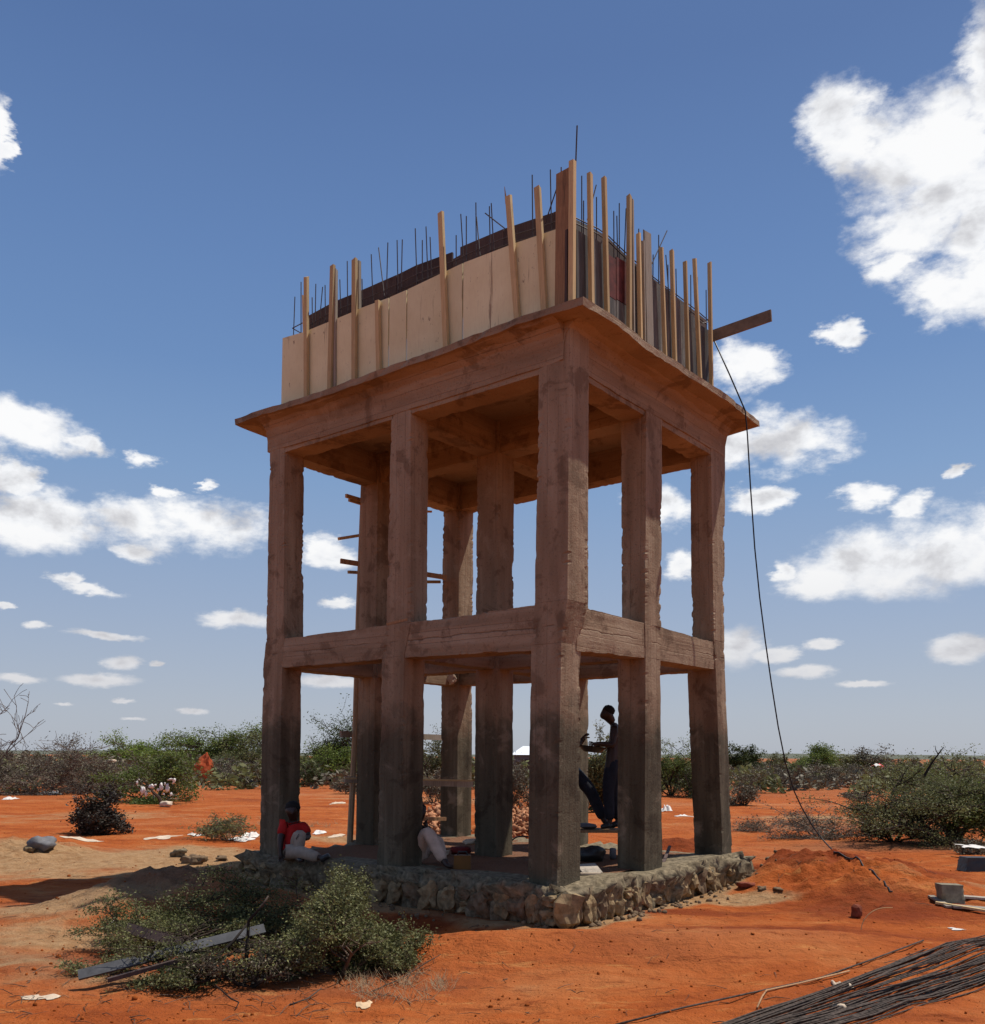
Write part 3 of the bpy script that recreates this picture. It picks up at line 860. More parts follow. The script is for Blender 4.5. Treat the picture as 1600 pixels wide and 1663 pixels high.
# ---------------------------------------------------------------- rubble plinth
plinth = empty('stone_plinth', W(2.6, 2.1, 0.0), 'low rubble stone plinth with crumbling grey mortar rim under the tower columns', 'plinth')
PO = 0.165
pu0, pu1, pv0, pv1 = -PO, A[2] + CS + PO, -PO, B[2] + CS + PO
loop = []
def seg(a, b, n):
    for k in range(n): loop.append((a[0] + (b[0] - a[0]) * k / n, a[1] + (b[1] - a[1]) * k / n))
seg((pu0, pv0), (pu1, pv0), 220); seg((pu1, pv0), (pu1, pv1), 60); seg((pu1, pv1), (pu0, pv1), 60); seg((pu0, pv1), (pu0, pv0), 200)
prof = [(-0.02, -0.30), (-0.02, 0.02), (-0.005, 0.14), (0.025, 0.22), (0.055, 0.29), (0.0, 0.345), (-0.06, 0.375), (-0.14, 0.385), (-0.26, 0.385), (-0.36, 0.375), (-0.5, 0.372), (-0.62, 0.37)]
cu, cv = (pu0 + pu1) / 2, (pv0 + pv1) / 2; V = []; Fc = []; n = len(loop); m_ = len(prof)
for (a, b) in loop:
    ou = (1 if a > cu else -1) if (abs(a - pu0) < 1e-6 or abs(a - pu1) < 1e-6) else 0
    ov = (1 if b > cv else -1) if (abs(b - pv0) < 1e-6 or abs(b - pv1) < 1e-6) else 0
    w_ = 0.06 * float(fbm(a * 1.3, b * 1.3, 4, 3)) ; hh = 0.03 * float(fbm(a * 1.1 + 4, b * 1.1, 7, 3))
    for q, (o, z) in enumerate(prof):
        rr = float(fbm(a * 6, b * 6, z * 8 + q, 4, 0.7)) * (0.075 if 1 <= q <= 6 else 0.010)
        o2 = o + w_ * (1 if q < 8 else 0.3) + rr
        # sides where the base is in: move inward along both axes towards the centre near corners
        su = 1 if a > cu else -1; sv = 1 if b > cv else -1
        aa = a + (ou * o2); bb = b + (ov * o2)
        if q >= 7:
            if ou == 0: aa = min(max(a, pu0 - o), pu1 + o)
            if ov == 0: bb = min(max(b, pv0 - o), pv1 + o)
        V.append(W(aa, bb, z + (hh + rr * 0.6 if q > 2 else 0)))
for k in range(n):
    k2 = (k + 1) % n
    for q in range(m_ - 1): Fc.append((k * m_ + q, k * m_ + q + 1, k2 * m_ + q + 1, k2 * m_ + q))
mesh_obj('mortar_rim', V, Fc, M['mortar'], plinth, smooth=True)
# packed soil inside the rim
us = np.linspace(pu0 + 0.3, pu1 - 0.3, 60); vs = np.linspace(pv0 + 0.3, pv1 - 0.3, 50)
UU, VV = np.meshgrid(us, vs); zz = ZB - 0.004 + 0.012 * fbm(UU * 2.5, VV * 2.5, 1, 4, 0.6)
PP = np.stack([TX - cT * UU.ravel() + sT * VV.ravel(), TY + sT * UU.ravel() + cT * VV.ravel(), zz.ravel()], 1)
ii = np.arange(60 * 50).reshape(50, 60)
FF = np.stack([ii[:-1, :-1].ravel(), ii[1:, :-1].ravel(), ii[1:, 1:].ravel(), ii[:-1, 1:].ravel()], 1)
cc = np.zeros((3000, 3)); cc[:, 1] = 1.0; cc[:, 2] = 0.8  # floor tint darkened to carry the shade under the tower
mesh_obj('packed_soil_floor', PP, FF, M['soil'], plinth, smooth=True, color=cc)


def ico(sub=1):
    import bmesh
    bm = bmesh.new(); bmesh.ops.create_icosphere(bm, subdivisions=sub, radius=1.0)
    v = np.array([q.co[:] for q in bm.verts]); f = [tuple(x.index for x in p.verts) for p in bm.faces]; bm.free()
    return v, f


ICO1, ICO2, ICO3 = ico(1), ico(2), ico(3)


def rock(c, sx, sy, sz, seed, base=None, rot=0.0, rough=0.28, boxy=0.5):
    v, f = base or ICO2
    s_ = v / (np.max(np.abs(v), axis=1, keepdims=True)) * 0.82
    v = v * (1 - boxy) + s_ * boxy
    d = 1 + rough * fbm(v[:, 0] * 1.3 + seed * 3.1, v[:, 1] * 1.3 + seed, v[:, 2] * 1.3, 3, 0.6)
    v = v * d[:, None] * np.array([sx, sy, sz]); c_, s2 = math.cos(rot), math.sin(rot)
    v = np.stack([v[:, 0] * c_ - v[:, 1] * s2, v[:, 0] * s2 + v[:, 1] * c_, v[:, 2]], 1) + np.array(c)
    return v, f


rg = random.Random(5)
# stones along the four visible lengths
def lay(along, p_of, L, rot, seed):
    a = 0.05
    while a < L:
        w = rg.uniform(0.17, 0.34)
        if rg.random() < 0.60:
            hts = [(0.135, 0.17)]
        else: hts = [(0.055, 0.085), (0.215, 0.075)]
        for (zc, hz) in hts:
            P = p_of(a + w / 2, -0.012 + rg.uniform(-0.02, 0.03)); P[2] = zc + rg.uniform(-.015, .015)
            v, f = rock(P, w * 0.47, 0.105, hz * .95, rg.random() * 50, ICO3, rot + rg.uniform(-.15, .15), 0.42, 0.7)
            v = v + (v - P) * (0.10 * fbm(v[:, 0] * 22, v[:, 1] * 22, v[:, 2] * 22, 3, .6))[:, None]
            mesh_obj('stone', v, f, M[rg.choice(['stone', 'stone', 'stone2'])], plinth)
        a += w * 0.98
dirU = math.atan2(sT, -cT); dirV = math.atan2(cT, sT)
lay('u', lambda a, o: W(pu0 + a, pv0 - o + 0.03, 0), pu1 - pu0, dirU, 1)
lay('v', lambda a, o: W(pu0 - o + 0.03, pv0 + a, 0), pv1 - pv0, dirV, 2)
# the big broken corner stone and the end stones
v, f = rock(W(pu0 - 0.0, pv0 - 0.0, 0.13), 0.15, 0.11, 0.19, 3.3, ICO2, 0.3, 0.4, 0.9); mesh_obj('stone', v, f, M['stone'], plinth)
for du, dv, s_ in [(0.0, -0.06, .14), (-0.02, -.32, .13), (0.03, .08, .15)]:
    v, f = rock(W(pu0 + du, pv1 + dv, 0.16), s_, s_ * 0.8, 0.22, du * 9 + dv * 5, ICO2, 0.8, 0.2, 0.45); mesh_obj('stone', v, f, M['mortar'], plinth)

# ---------------------------------------------------------------- formwork round the top
def slabz(u, v): return slab_top(u, v) + 0.004
VF = 0.055     # plane of the left shutters
UF = -0.075    # plane of the right shutters
ff = empty('plywood_formwork', W(2.5, VF, ZS1), 'beige plywood formwork with upright battens along the long left side of the tower top', 'formwork')
rf = empty('dark_formwork', W(UF, 1.9, ZS1), 'dark grey stained board formwork with close battens on the right side of the tower top', 'formwork')
inf = empty('inner_formwork', W(2.5, 0.4, ZS1), 'dark weathered inner boards rising behind the plywood formwork on the tower top', 'formwork')
ltab = [(460, 549), (493, 540), (504, 534), (570, 512), (579, 502), (607, 497), (630, 484), (714, 447), (729, 439), (752, 427), (823, 401), (834, 395.6), (900, 373), (934, 363)]


def ltopy(px): return float(np.interp(px, [a for a, b in ltab], [b for a, b in ltab]))


th = 0.018
seams = [459, 497, 577, 632, 661, 752, 836, 905, 933]
for k in range(len(seams) - 1):
    p0, p1 = seams[k] + (0.9 if k else 0), seams[k + 1] - 0.9
    off = rg.uniform(0, 0.008)
    if k == len(seams) - 2: continue
    (ua, za), (ub, zb_) = onv(p0, ltopy(p0), VF - off), onv(p1, ltopy(p1), VF - off)
    a0, a1 = VF - off, VF - off + th
    jt = rg.uniform(-.006, .006)
    V, Fc = hexa([W(ua, a0, slabz(ua, 0)), W(ub, a0, slabz(ub, 0)), W(ub, a1, slabz(ub, 0)), W(ua, a1, slabz(ua, 0)),
                  W(ua, a0, za), W(ub, a0, zb_), W(ub, a1, zb_), W(ua, a1, za)])
    mesh_obj('plywood_panel', V, Fc, M['ply'], ff)


def batten_l(pb, pt, wpx, mat='batten', v=VF - 0.05, t=0.045, name='batten', par=None, foot_z=None):
    u1_, z1_ = onv(pt[0], pt[1], v); u0_, z0_ = onv(pb[0], pb[1], v)
    f = ((ZS1 + 0.012) - z0_) / (z1_ - z0_); 
    ub = u0_ + (u1_ - u0_) * f
    d = np.linalg.norm(W(u1_, v)[:2]); w = wpx * 11.6 / F * 1.25 * (d / 11.6)
    V, Fc = beam_box(W(ub, v, slabz(ub, v) + 0.01), W(u1_, v, z1_), w, t, side=W(1, 0) - W(0, 0))
    # rough saw cut on top
    for q in range(4, 8): V[q] = V[q] + np.array([0, 0, rg.uniform(-.02, .012)])
    mesh_obj(name, V, Fc, M[mat], par or ff)


for pb, pt, w in [((497.6, 645), (497.6, 450), 6), ((536, 626), (540.5, 432), 6.5), ((575.6, 613), (576, 421), 7), ((615.5, 598), (613.5, 487), 6.5),
                  ((724.5, 555), (716, 344), 7.5), ((884, 500), (873, 304), 8.5)]:
    batten_l(pb, pt, w)
batten_l((840, 514), (826, 318), 8); 
# the broken splinter on that batten
u_1, z_1 = onv(825, 322, VF - .05); u_2, z_2 = onv(819.5, 303, VF - .05)
V, Fc = tube([W(u_1 + .02, VF - .05, z_1 - .05), W(u_1 + .03, VF - .05, z_1), W(u_2, VF - .05, z_2)], [0.02, 0.014, 0.003], 4); mesh_obj('splinter', V, Fc, M['oldboard'], ff)
batten_l((497, 640), (493.5, 480), 3, v=VF + 0.07); batten_l((545, 626), (545.5, 437), 3.5, 'greyboard', v=VF - 0.01)
batten_l((584, 610), (583, 424), 4, 'greyboard', v=VF + 0.04)
# corner boards and post
batten_l((914, 490), (916, 277), 23, 'oldboard', v=VF - 0.035, t=0.03, name='corner_board')
batten_l((920, 490), (921, 372), 3.5, 'darkboard', v=VF - 0.07, t=0.03, name='corner_strip')
batten_l((929, 486), (930, 262), 7.5, 'batten', v=VF - 0.06, t=0.06, name='corner_post')

# inner boards behind, and the far two sides, with rebar between them
itab = [(495, 515.6), (544, 489), (581, 474), (645, 446), (679, 429), (734, 409), (748, 401), (819, 371), (900, 344), (936, 334)]
VI = VF + 0.26
def ity(px): return float(np.interp(px, [a for a, b in itab], [b for a, b in itab]))
iseam = [495, 543, 581, 645, 679, 735, 748, 819, 900, 928]
for k in range(len(iseam) - 1):
    p0, p1 = iseam[k], iseam[k + 1]
    dip = 12 if (p0, p1) == (735, 748) else 0
    (ua, za), (ub, zb_) = onv(p0, ity(p0) + dip, VI), onv(p1, ity(p1) + dip, VI)
    for lv in range(5):
        f0, f1 = lv / 5 + 0.004, (lv + 1) / 5 - 0.004
        o = rg.uniform(0, 0.01)
        lo = ZS1 + .02
        V, Fc = hexa([W(ua - .003, VI - o, lo + (za - lo) * f0), W(ub + .003, VI - o, lo + (zb_ - lo) * f0), W(ub + .003, VI + .025, lo + (zb_ - lo) * f0), W(ua - .003, VI + .025, lo + (za - lo) * f0),
                      W(ua - .003, VI - o, lo + (za - lo) * f1), W(ub + .003, VI - o, lo + (zb_ - lo) * f1), W(ub + .003, VI + .025, lo + (zb_ - lo) * f1), W(ua - .003, VI + .025, lo + (za - lo) * f1)])
        if lv >= 2: mesh_obj('plank', V, Fc, M['darkboard'], inf)

# right face panels
rtab = [(933, 370), (954, 383), (990, 412), (1032, 436), (1061, 457), (1100, 485), (1136, 529), (1157, 540)]
def rty(px): return float(np.interp(px, [a for a, b in rtab], [b for a, b in rtab]))
rse = [936, 959, 983, 1001, 1020, 1038, 1059, 1078, 1094, 1113, 1131, 1157]
for k in range(len(rse) - 1):
    p0, p1 = rse[k] + .5, rse[k + 1] - .5
    off = rg.uniform(0, 0.03)
    dy0 = rg.uniform(-6, 4) if k not in (0, len(rse) - 2) else 0
    (va, za), (vb, zb_) = onu(p0, rty(p0) + dy0, UF - off), onu(p1, rty(p1) + dy0, UF - off)
    a0, a1 = UF - off, UF - off + th
    def pan(name, mat, fa, fb):
        lo_a, lo_b = slabz(0, va), slabz(0, vb)
        V, Fc = hexa([W(a0, va, lo_a + (za - lo_a) * fa), W(a1, va, lo_a + (za - lo_a) * fa), W(a1, vb, lo_b + (zb_ - lo_b) * fa), W(a0, vb, lo_b + (zb_ - lo_b) * fa),
                      W(a0, va, lo_a + (za - lo_a) * fb), W(a1, va, lo_a + (za - lo_a) * fb), W(a1, vb, lo_b + (zb_ - lo_b) * fb), W(a0, vb, lo_b + (zb_ - lo_b) * fb)])
        o = mesh_obj(name, V, Fc, M[mat], rf)
        return o
    if k in (2, 3): pan('form_panel', 'greyply', 0, 0.52); o = pan('form_panel', 'redboard', 0.528, 1); o['label'] = 'red painted board'
    else: pan('form_panel', 'greyply', 0, 1)
# inner boards on the right side
r2 = [(933, 352), (980, 375), (1016, 411), (1061, 449), (1100, 479), (1136, 508), (1149, 518)]
def r2y(px): return float(np.interp(px, [a for a, b in r2], [b for a, b in r2]))
UI = UF + 0.26
for k, (p0, p1) in enumerate([(934, 958), (958, 985), (985, 1020), (1020, 1040), (1040, 1062), (1062, 1092), (1092, 1120), (1120, 1148)]):
    (va, za), (vb, zb_) = onu(p0, r2y(p0) + 3, UI), onu(p1, r2y(p1) + 3, UI)
    V, Fc = hexa([W(UI, va + .003, ZS1 + .02), W(UI + .02, va + .003, ZS1 + .02), W(UI + .02, vb - .003, ZS1 + .02), W(UI, vb - .003, ZS1 + .02),
                  W(UI, va + .003, za), W(UI + .02, va + .003, za), W(UI + .02, vb - .003, zb_), W(UI, vb - .003, zb_)])
    mesh_obj('inner_panel', V, Fc, M['darkboard' if k % 3 else 'greyply'], rf)


def batten_r(pb, pt, wpx, mat='batten', u=UF - 0.07, t=0.05, name='batten'):
    v1_, z1_ = onu(pt[0], pt[1], u); v0_, z0_ = onu(pb[0], pb[1], u)
    f = ((ZS1 + 0.012) - z0_) / (z1_ - z0_); vb = v0_ + (v1_ - v0_) * f
    w = wpx * 11.5 / F / 0.62 * 0.55
    V, Fc = beam_box(W(u, vb, slabz(u, vb) + 0.01), W(u, v1_, z1_), w, t, side=W(0, 1) - W(0, 0))
    for q in range(4, 8): V[q] = V[q] + np.array([0, 0, rg.uniform(-.015, .012)])
    mesh_obj(name, V, Fc, M[mat], rf)


for pb, pt, w in [((960.7, 485), (958, 281), 8), ((986, 505), (981, 289), 7), ((1022, 529), (1022, 318), 8), ((1040, 542), (1037, 379), 5.5),
                  ((1080, 573), (1074, 401), 5), ((1096, 586), (1091, 407), 6.5), ((1117.5, 604), (1112.6, 424), 5.5), ((1137, 617), (1128, 420), 6), ((1155.5, 631), (1152.5, 426), 6)]:
    batten_r(pb, pt, w)
batten_r((1028, 529), (1026, 325), 4, 'greyboard', u=UF - 0.045); batten_r((1046, 545), (1043.5, 392), 3, 'greyboard')
batten_r((1055.5, 560), (1051, 377), 25, 'greyboard', u=UF - 0.06, t=0.025, name='wide_board')
# far sides of the shuttering (seen from elsewhere)
bk = empty('rear_formwork', W(A[2] + CS - .2, 2, ZS1), 'rear plywood formwork boards glimpsed past the top left corner of the tower', 'formwork')
uE = onv(460, 549, VF)[0]; vE = onu(1157, 540, UF)[0]
for k in range(5):
    a, b = VF + .03 + (vE - VF - .03) * k / 5, VF + .03 + (vE - VF - .03) * (k + 1) / 5 - .006
    V, Fc = hexa([W(uE - .02, a, ZS1 + .01), W(uE, a, ZS1 + .01), W(uE, b, ZS1 + .01), W(uE - .02, b, ZS1 + .01), W(uE - .02, a, ZF - .06), W(uE, a, ZF - .06), W(uE, b, ZF - .06), W(uE - .02, b, ZF - .06)])
    mesh_obj('plywood_panel', V, Fc, M['ply'], bk)
for k in range(6):
    a, b = UF + .05 + (uE - UF - .1) * k / 6, UF + .05 + (uE - UF - .1) * (k + 1) / 6 - .006
    V, Fc = hexa([W(a, vE - .02, ZS1 + .01), W(a, vE, ZS1 + .01), W(b, vE, ZS1 + .01), W(b, vE - .02, ZS1 + .01), W(a, vE - .02, ZF - .1), W(a, vE, ZF - .1), W(b, vE, ZF - .1), W(b, vE - .02, ZF - .1)])
    mesh_obj('plywood_panel', V, Fc, M['ply'], bk)

# starter bars
def rebar(P0, P1, r=0.0075, extra=None):
    pts = [P0, P1] if extra is None else extra
    V, Fc = tube(pts, r, 5); mesh_obj('rebar', V, Fc, M['steel'], tower)


VR = VF + 0.13
for (x, y, xb) in [(479, 482, 475), (489, 458, 489), (507, 483, 508), (513, 461, 511), (524, 466, 514), (528, 463, 529), (552, 454, 555), (564, 424, 565),
                   (588, 453, 590), (603, 413, 607), (615, 402, 628), (630, 394, 627), (645, 390, 647), (653.5, 389, 651), (674.5, 371, 678), (686, 390, 686),
                   (692, 368, 696), (698.6, 385, 703), (741, 382, 741), (748.5, 347.6, 755), (757.5, 351, 757.5), (773, 329, 774), (774, 352, 784),
                   (795, 335, 797), (798, 330, 804), (864.5, 284, 865.5), (894, 275.5, 896), (911.6, 271.5, 912)]:
    u1_, z1_ = onv(x, y, VR); u0_, z0_ = onv(xb, y + 110, VR)
    f = (ZS1 - 0.02 - z1_) / (z0_ - z1_)
    if f < 0: continue
    rebar(W(u1_ + (u0_ - u1_) * f, VR, ZS1 - 0.02), W(u1_, VR, z1_))
u1_, z1_ = onv(937.5, 204, VF - .02); u0_, z0_ = onv(934, 300, VF - .02); u3_, z3_ = onv(931, 420, VF - .02)
rebar(None, None, 0.009, [W(u3_, VF + .02, z3_), W(u0_, VF - .02, z0_), W(u1_, VF - .02, z1_)])
for (x0_, y0_, x1_, y1_) in [(788, 346, 820, 371), (904, 307, 885, 364), (475, 533, 493, 523.5), (475, 533, 489, 541)]:
    a = onv(x0_, y0_, VR - .03); b = onv(x1_, y1_, VR - .03); rebar(W(a[0], VR - .03, a[1]), W(b[0], VR - .03, b[1]))
for dz in (0.10, 0.2):        # horizontal bars tied along the top
    pts = []
    for px in range(500, 930, 30):
        u_q, z_q = onv(px, ity(px) + 4 + dz * 120, VR + .01); pts.append(W(u_q, VR + .01, z_q + 0.008 * math.sin(px)))
    rebar(None, None, 0.006, pts)
UR = UF + 0.13
for (x, y, xb) in [(945, 285.5, 945), (948, 326, 948), (997, 342.6, 997.5), (1002, 350.5, 1004), (1017, 338.5, 1013), (1037.6, 371.6, 1037), (1042, 391, 1042),
                   (1061, 413.5, 1060), (1070, 381.5, 1070), (1072, 400, 1074), (1081.5, 414, 1090), (1098, 436.5, 1100), (1122, 446.5, 1122.6), (1147, 471, 1148),
                   (1006, 330, 1006), (1085, 430, 1086), (1133, 450, 1134), (969, 320, 969)]:
    v1_, z1_ = onu(x, y, UR); v0_, z0_ = onu(xb, y + 110, UR); f = (ZS1 - 0.02 - z1_) / (z0_ - z1_)
    rebar(W(UR, v1_ + (v0_ - v1_) * f, ZS1 - 0.02), W(UR, v1_, z1_))
for (x0_, y0_, x1_, y1_) in [(968.5, 300.5, 954, 357), (1083.5, 374.6, 1058, 430)]:
    a = onu(x0_, y0_, UR - .03); b = onu(x1_, y1_, UR - .03); rebar(W(UR - .03, a[0], a[1]), W(UR - .03, b[0], b[1]))
for off in (3, 12):
    pts = []
    for px in list(range(935, 1146, 18)) + [1148]:
        v_q, z_q = onu(px, r2y(px) - 3 + off, UR); pts.append(W(UR, v_q, z_q + 0.006 * math.sin(px)))
    rebar(None, None, 0.0075, pts)
a = onu(1149, 518, UR); b = onu(1141, 525, UR); c = onu(1137, 522, UR); rebar(None, None, 0.008, [W(UR, a[0], a[1]), W(UR, a[0] + .03, a[1] - .03), W(UR, b[0], b[1] + 0), W(UR, c[0], c[1])])

# board sticking out at the far right corner
bv = vE + 0.05
P0 = W(0.35, bv, onu(1150, 547, .35)[1]); e = onv(1253, 512, bv)
P1 = W(e[0], bv, e[1])
s0 = onv(1159, 545, bv); P0 = W(s0[0] + .9, bv, s0[1] - (e[1] - s0[1]) / (e[0] - s0[0]) * 0 - (s0[1] - e[1]) / (s0[0] - e[0]) * -0.9)
V, Fc = beam_box(P0, P1, 0.165, 0.03, side=(0, 0, 1)); o = mesh_obj('projecting_board', V, Fc, M['browngrey'])
tag(o, 'long brown board sticking out sideways from the top right corner of the tower', 'board')

# black cable from the top down to the red mound
cp = [(1160, 553, 13.15), (1185, 608, 13.1), (1210.5, 667, 13.05), (1214, 705, 13.05), (1219, 790, 13.1), (1226, 890, 13.2), (1234, 970, 13.3), (1243, 1040, 13.4),
      (1253, 1110, 13.55), (1264, 1180, 13.7), (1276, 1240, 13.8), (1290, 1285, 13.9), (1303, 1313, 13.9), (1320, 1342, 13.85), (1334, 1361, 13.8), (1343, 1371, 13.7)]
pts = [ony(*q) for q in cp]
gc = [(1356, 1386), (1380, 1396), (1402, 1408), (1424, 1425), (1440, 1442), (1452, 1455)]
gq_ = [gp(*q) for q in gc]
for a, b in zip(gq_[:-1], gq_[1:]):
    for k in range(4):
        P = a + (b - a) * k / 4; P[2] = gz(P[0], P[1]) + 0.012; pts.append(P)
V, Fc = tube(pts, 0.011, 6); o = mesh_obj('hanging_cable', V, Fc, M['cable'], smooth=True); tag(o, 'thin black cable hanging from the tower top and trailing over the red mound', 'cable')
# ---------------------------------------------------------------- plants
def tubes_np(segs, sides=3):
    """segs: array n x 8 (p0, p1, r0, r1)"""
    s = np.asarray(segs, float); p0, p1, r0, r1 = s[:, :3], s[:, 3:6], s[:, 6], s[:, 7]
    d = p1 - p0; d = d / (np.linalg.norm(d, axis=1, keepdims=True) + 1e-9)
    a = np.cross(d, np.array([0.3, 0.2, 0.93])); a /= (np.linalg.norm(a, axis=1, keepdims=True) + 1e-9); b = np.cross(d, a)
    n = len(s); V = np.zeros((n, 2 * sides, 3))
    for k in range(sides):
        c, q = math.cos(2 * math.pi * k / sides), math.sin(2 * math.pi * k / sides)
        V[:, k] = p0 + (a * c + b * q) * r0[:, None]; V[:, sides + k] = p1 + (a * c + b * q) * r1[:, None]
    base = (np.arange(n) * 2 * sides)[:, None]
    Fc = np.concatenate([base + np.array([k, (k + 1) % sides, sides + (k + 1) % sides, sides + k]) for k in range(sides)], 0)
    return V.reshape(-1, 3), Fc


def leaves_np(P, size, rs, elong=1.6, droop=0.0):
    n = len(P); a = rs.normal(size=(n, 3)); a[:, 2] *= 0.6; a /= np.linalg.norm(a, axis=1, keepdims=True)
    b = rs.normal(size=(n, 3)); b = b - a * (a * b).sum(1, keepdims=True); b /= np.linalg.norm(b, axis=1, keepdims=True)
    s = size * rs.uniform(0.55, 1.35, size=(n, 1)); a = a * s * elong * 0.5; b = b * s * 0.5
    V = np.stack([P - a, P + b * 0.8, P + a, P - b * 0.8], 1).reshape(-1, 3)
    Fc = np.arange(4 * n).reshape(n, 4)
    return V, Fc


def grow(rng, spec):
    """returns (segments, tip points) of a plant about 1 unit wide and tall"""
    segs = []; tips = []
    def branch(p, d, L, r, lev):
        n = 4 if lev < spec['levels'] else 3
        q = np.array(p, float); dd = np.array(d, float)
        nodes = [q.copy()]
        for k in range(n):
            dd = dd + np.array([rng.gauss(0, spec['wig']), rng.gauss(0, spec['wig']), rng.gauss(0, spec['wig'] * .7) + spec['lift'][min(lev, len(spec['lift']) - 1)]])
            dd /= np.linalg.norm(dd); q2 = q + dd * L / n
            if q2[2] < 0.015: q2[2] = 0.015 + rng.random() * .02
            ra = r * (1 - 0.7 * k / n); rb = r * (1 - 0.7 * (k + 1) / n)
            segs.append((*q, *q2, ra, rb)); q = q2; nodes.append(q.copy())
            if lev >= spec.get('tl', spec['levels'] - 1): tips.append(q.copy())
        if lev < spec['levels']:
            for c in range(spec['kids'][lev]):
                t = rng.uniform(0.3, 1.0); k = min(n - 1, int(t * n)); base = nodes[k] + (nodes[k + 1] - nodes[k]) * (t * n - k if t * n - k <= 1 else 1)
                phi = rng.uniform(0, 2 * math.pi); sp = spec['spread']
                ax = np.array([math.cos(phi), math.sin(phi), rng.uniform(-.3, .5)])
                nd = dd * (1 - sp) + ax * sp; nd /= np.linalg.norm(nd)
                branch(base, nd, L * rng.uniform(0.45, 0.75), r * 0.5, lev + 1)
    for sx in range(spec['stems']):
        phi = 2 * math.pi * (sx + rng.random()) / spec['stems']; t = spec['tilt'] * rng.uniform(0.4, 1.2)
        branch([math.cos(phi) * .03, math.sin(phi) * .03, 0], [math.cos(phi) * math.sin(t), math.sin(phi) * math.sin(t), math.cos(t)], spec['len'] * rng.uniform(.7, 1.15), spec['rad'], 0)
    return np.array(segs), np.array(tips)


SPEC = {
 'bush': dict(levels=3, kids=[5, 4, 3], stems=7, tilt=1.05, len=0.55, rad=0.022, wig=0.22, lift=[0.02, 0.0, 0.0], spread=0.62),
 'umbrella': dict(tl=1, levels=3, kids=[5, 5, 3], stems=5, tilt=0.75, len=0.62, rad=0.03, wig=0.16, lift=[0.05, -0.18, -0.10], spread=0.75),
 'round': dict(levels=3, kids=[5, 4, 3], stems=9, tilt=1.15, len=0.5, rad=0.022, wig=0.25, lift=[0.05, 0.05, 0.0], spread=0.7),
 'twig': dict(levels=3, kids=[6, 4, 4], stems=11, tilt=1.15, len=0.55, rad=0.012, wig=0.2, lift=[0.0, 0.0, 0.0], spread=0.55),
 'flat': dict(levels=3, kids=[5, 4, 3], stems=14, tilt=1.5, len=0.55, rad=0.012, wig=0.28, lift=[-0.02, -0.02, 0.0], spread=0.6),
 'sparse': dict(levels=3, kids=[4, 3, 3], stems=4, tilt=0.8, len=0.6, rad=0.02, wig=0.2, lift=[0.03, 0.0, 0.0], spread=0.55),
}


def plant_meshes(form, leaf, bark, nleaf, lsize, seed, w, dep, h, name, fluff=0.055, sides=3, cut=0, light=0.5, thick=1.0):
    rng = random.Random(seed); rs = np.random.RandomState(seed)
    sg, tp = grow(rng, SPEC[form])
    lo = np.percentile(tp, 1, axis=0); hi = np.percentile(tp, 99, axis=0)
    sc = np.array([w / (hi[0] - lo[0]), dep / (hi[1] - lo[1]), h / hi[2]]); off = np.array([(lo[0] + hi[0]) / 2, (lo[1] + hi[1]) / 2, 0])
    sg2 = sg.copy(); sg2[:, :3] = (sg[:, :3] - off) * sc; sg2[:, 3:6] = (sg[:, 3:6] - off) * sc; sg2[:, 6:] *= (w + h) / 2 * thick
    sg2[:, 6:] = np.maximum(sg2[:, 6:], 0.0022 * (w + h) / 2)
    tp2 = (tp - off) * sc
    bv_, bf = tubes_np(sg2, sides)
    bt = np.repeat(rs.uniform(0, 1, len(sg2)), 2 * sides)[:, None] * np.ones((1, 3))
    ob = dict(V=bv_, F=bf, t=bt, mat=BK[bark])
    ol = None
    if nleaf:
        idx = rs.randint(0, len(tp2), nleaf); P = tp2[idx] + rs.normal(size=(nleaf, 3)) * fluff * np.array([w, dep, h]) * 0.8
        P[:, 2] = np.maximum(P[:, 2], 0.01 * h)
        V, Fc = leaves_np(P, lsize, rs)
        cl_ = 0.5 + 0.55 * fbm(P[:, 0] * 3 / w * 2, P[:, 1] * 3 / dep * 2, P[:, 2] * 5 / h, 3)
        tt = np.clip(cl_ + rs.uniform(-.3, .3, nleaf), 0, 1)
        ol = dict(V=V, F=Fc, t=np.repeat(tt, 4)[:, None] * np.ones((1, 3)), mat=LF[leaf])
    return ob, ol


def put_plant(name, loc, parts, rot=0.0, label=None, cat='bush', group=None, fol='foliage', stem='branches'):
    e = empty(name, loc, label, cat, group); e.rotation_euler = (0, 0, rot)
    for nm, d in ((stem, parts[0]), (fol, parts[1])):
        if d is None: continue
        if 'me' not in d:
            o = mesh_obj(nm, d['V'], d['F'], d['mat'], color=d['t']); d['me'] = o.data
        else:
            o = bpy.data.objects.new(nm, d['me']); COL.objects.link(o)
        o.parent = e
    return e


_seed = [100]
def bush_at(px, base, wpx, top, form, leaf, bark='grey', n=2600, ls=None, name='thorn_bush', label=None, group=None, cat='bush', dep=None, fluff=0.055, kx=1.0, thick=1.0):
    P = gp(px, base); y = P[1]; k = y / F
    w = wpx * k; h = max(0.2, ony(px, top, y)[2] - P[2])
    _seed[0] += 1
    if ls is None: ls = max(0.025, 1.95 * k)
    pr = plant_meshes(form, leaf, bark, int(n * 1.7), ls, _seed[0], w, (dep or min(w, 4.0) * 0.8), h, name, fluff, thick=thick)
    return put_plant(name, (P[0], P[1] + (dep or min(w, 4) * .8) * 0.35, P[2] - 0.02), pr, 0, label, cat, group)


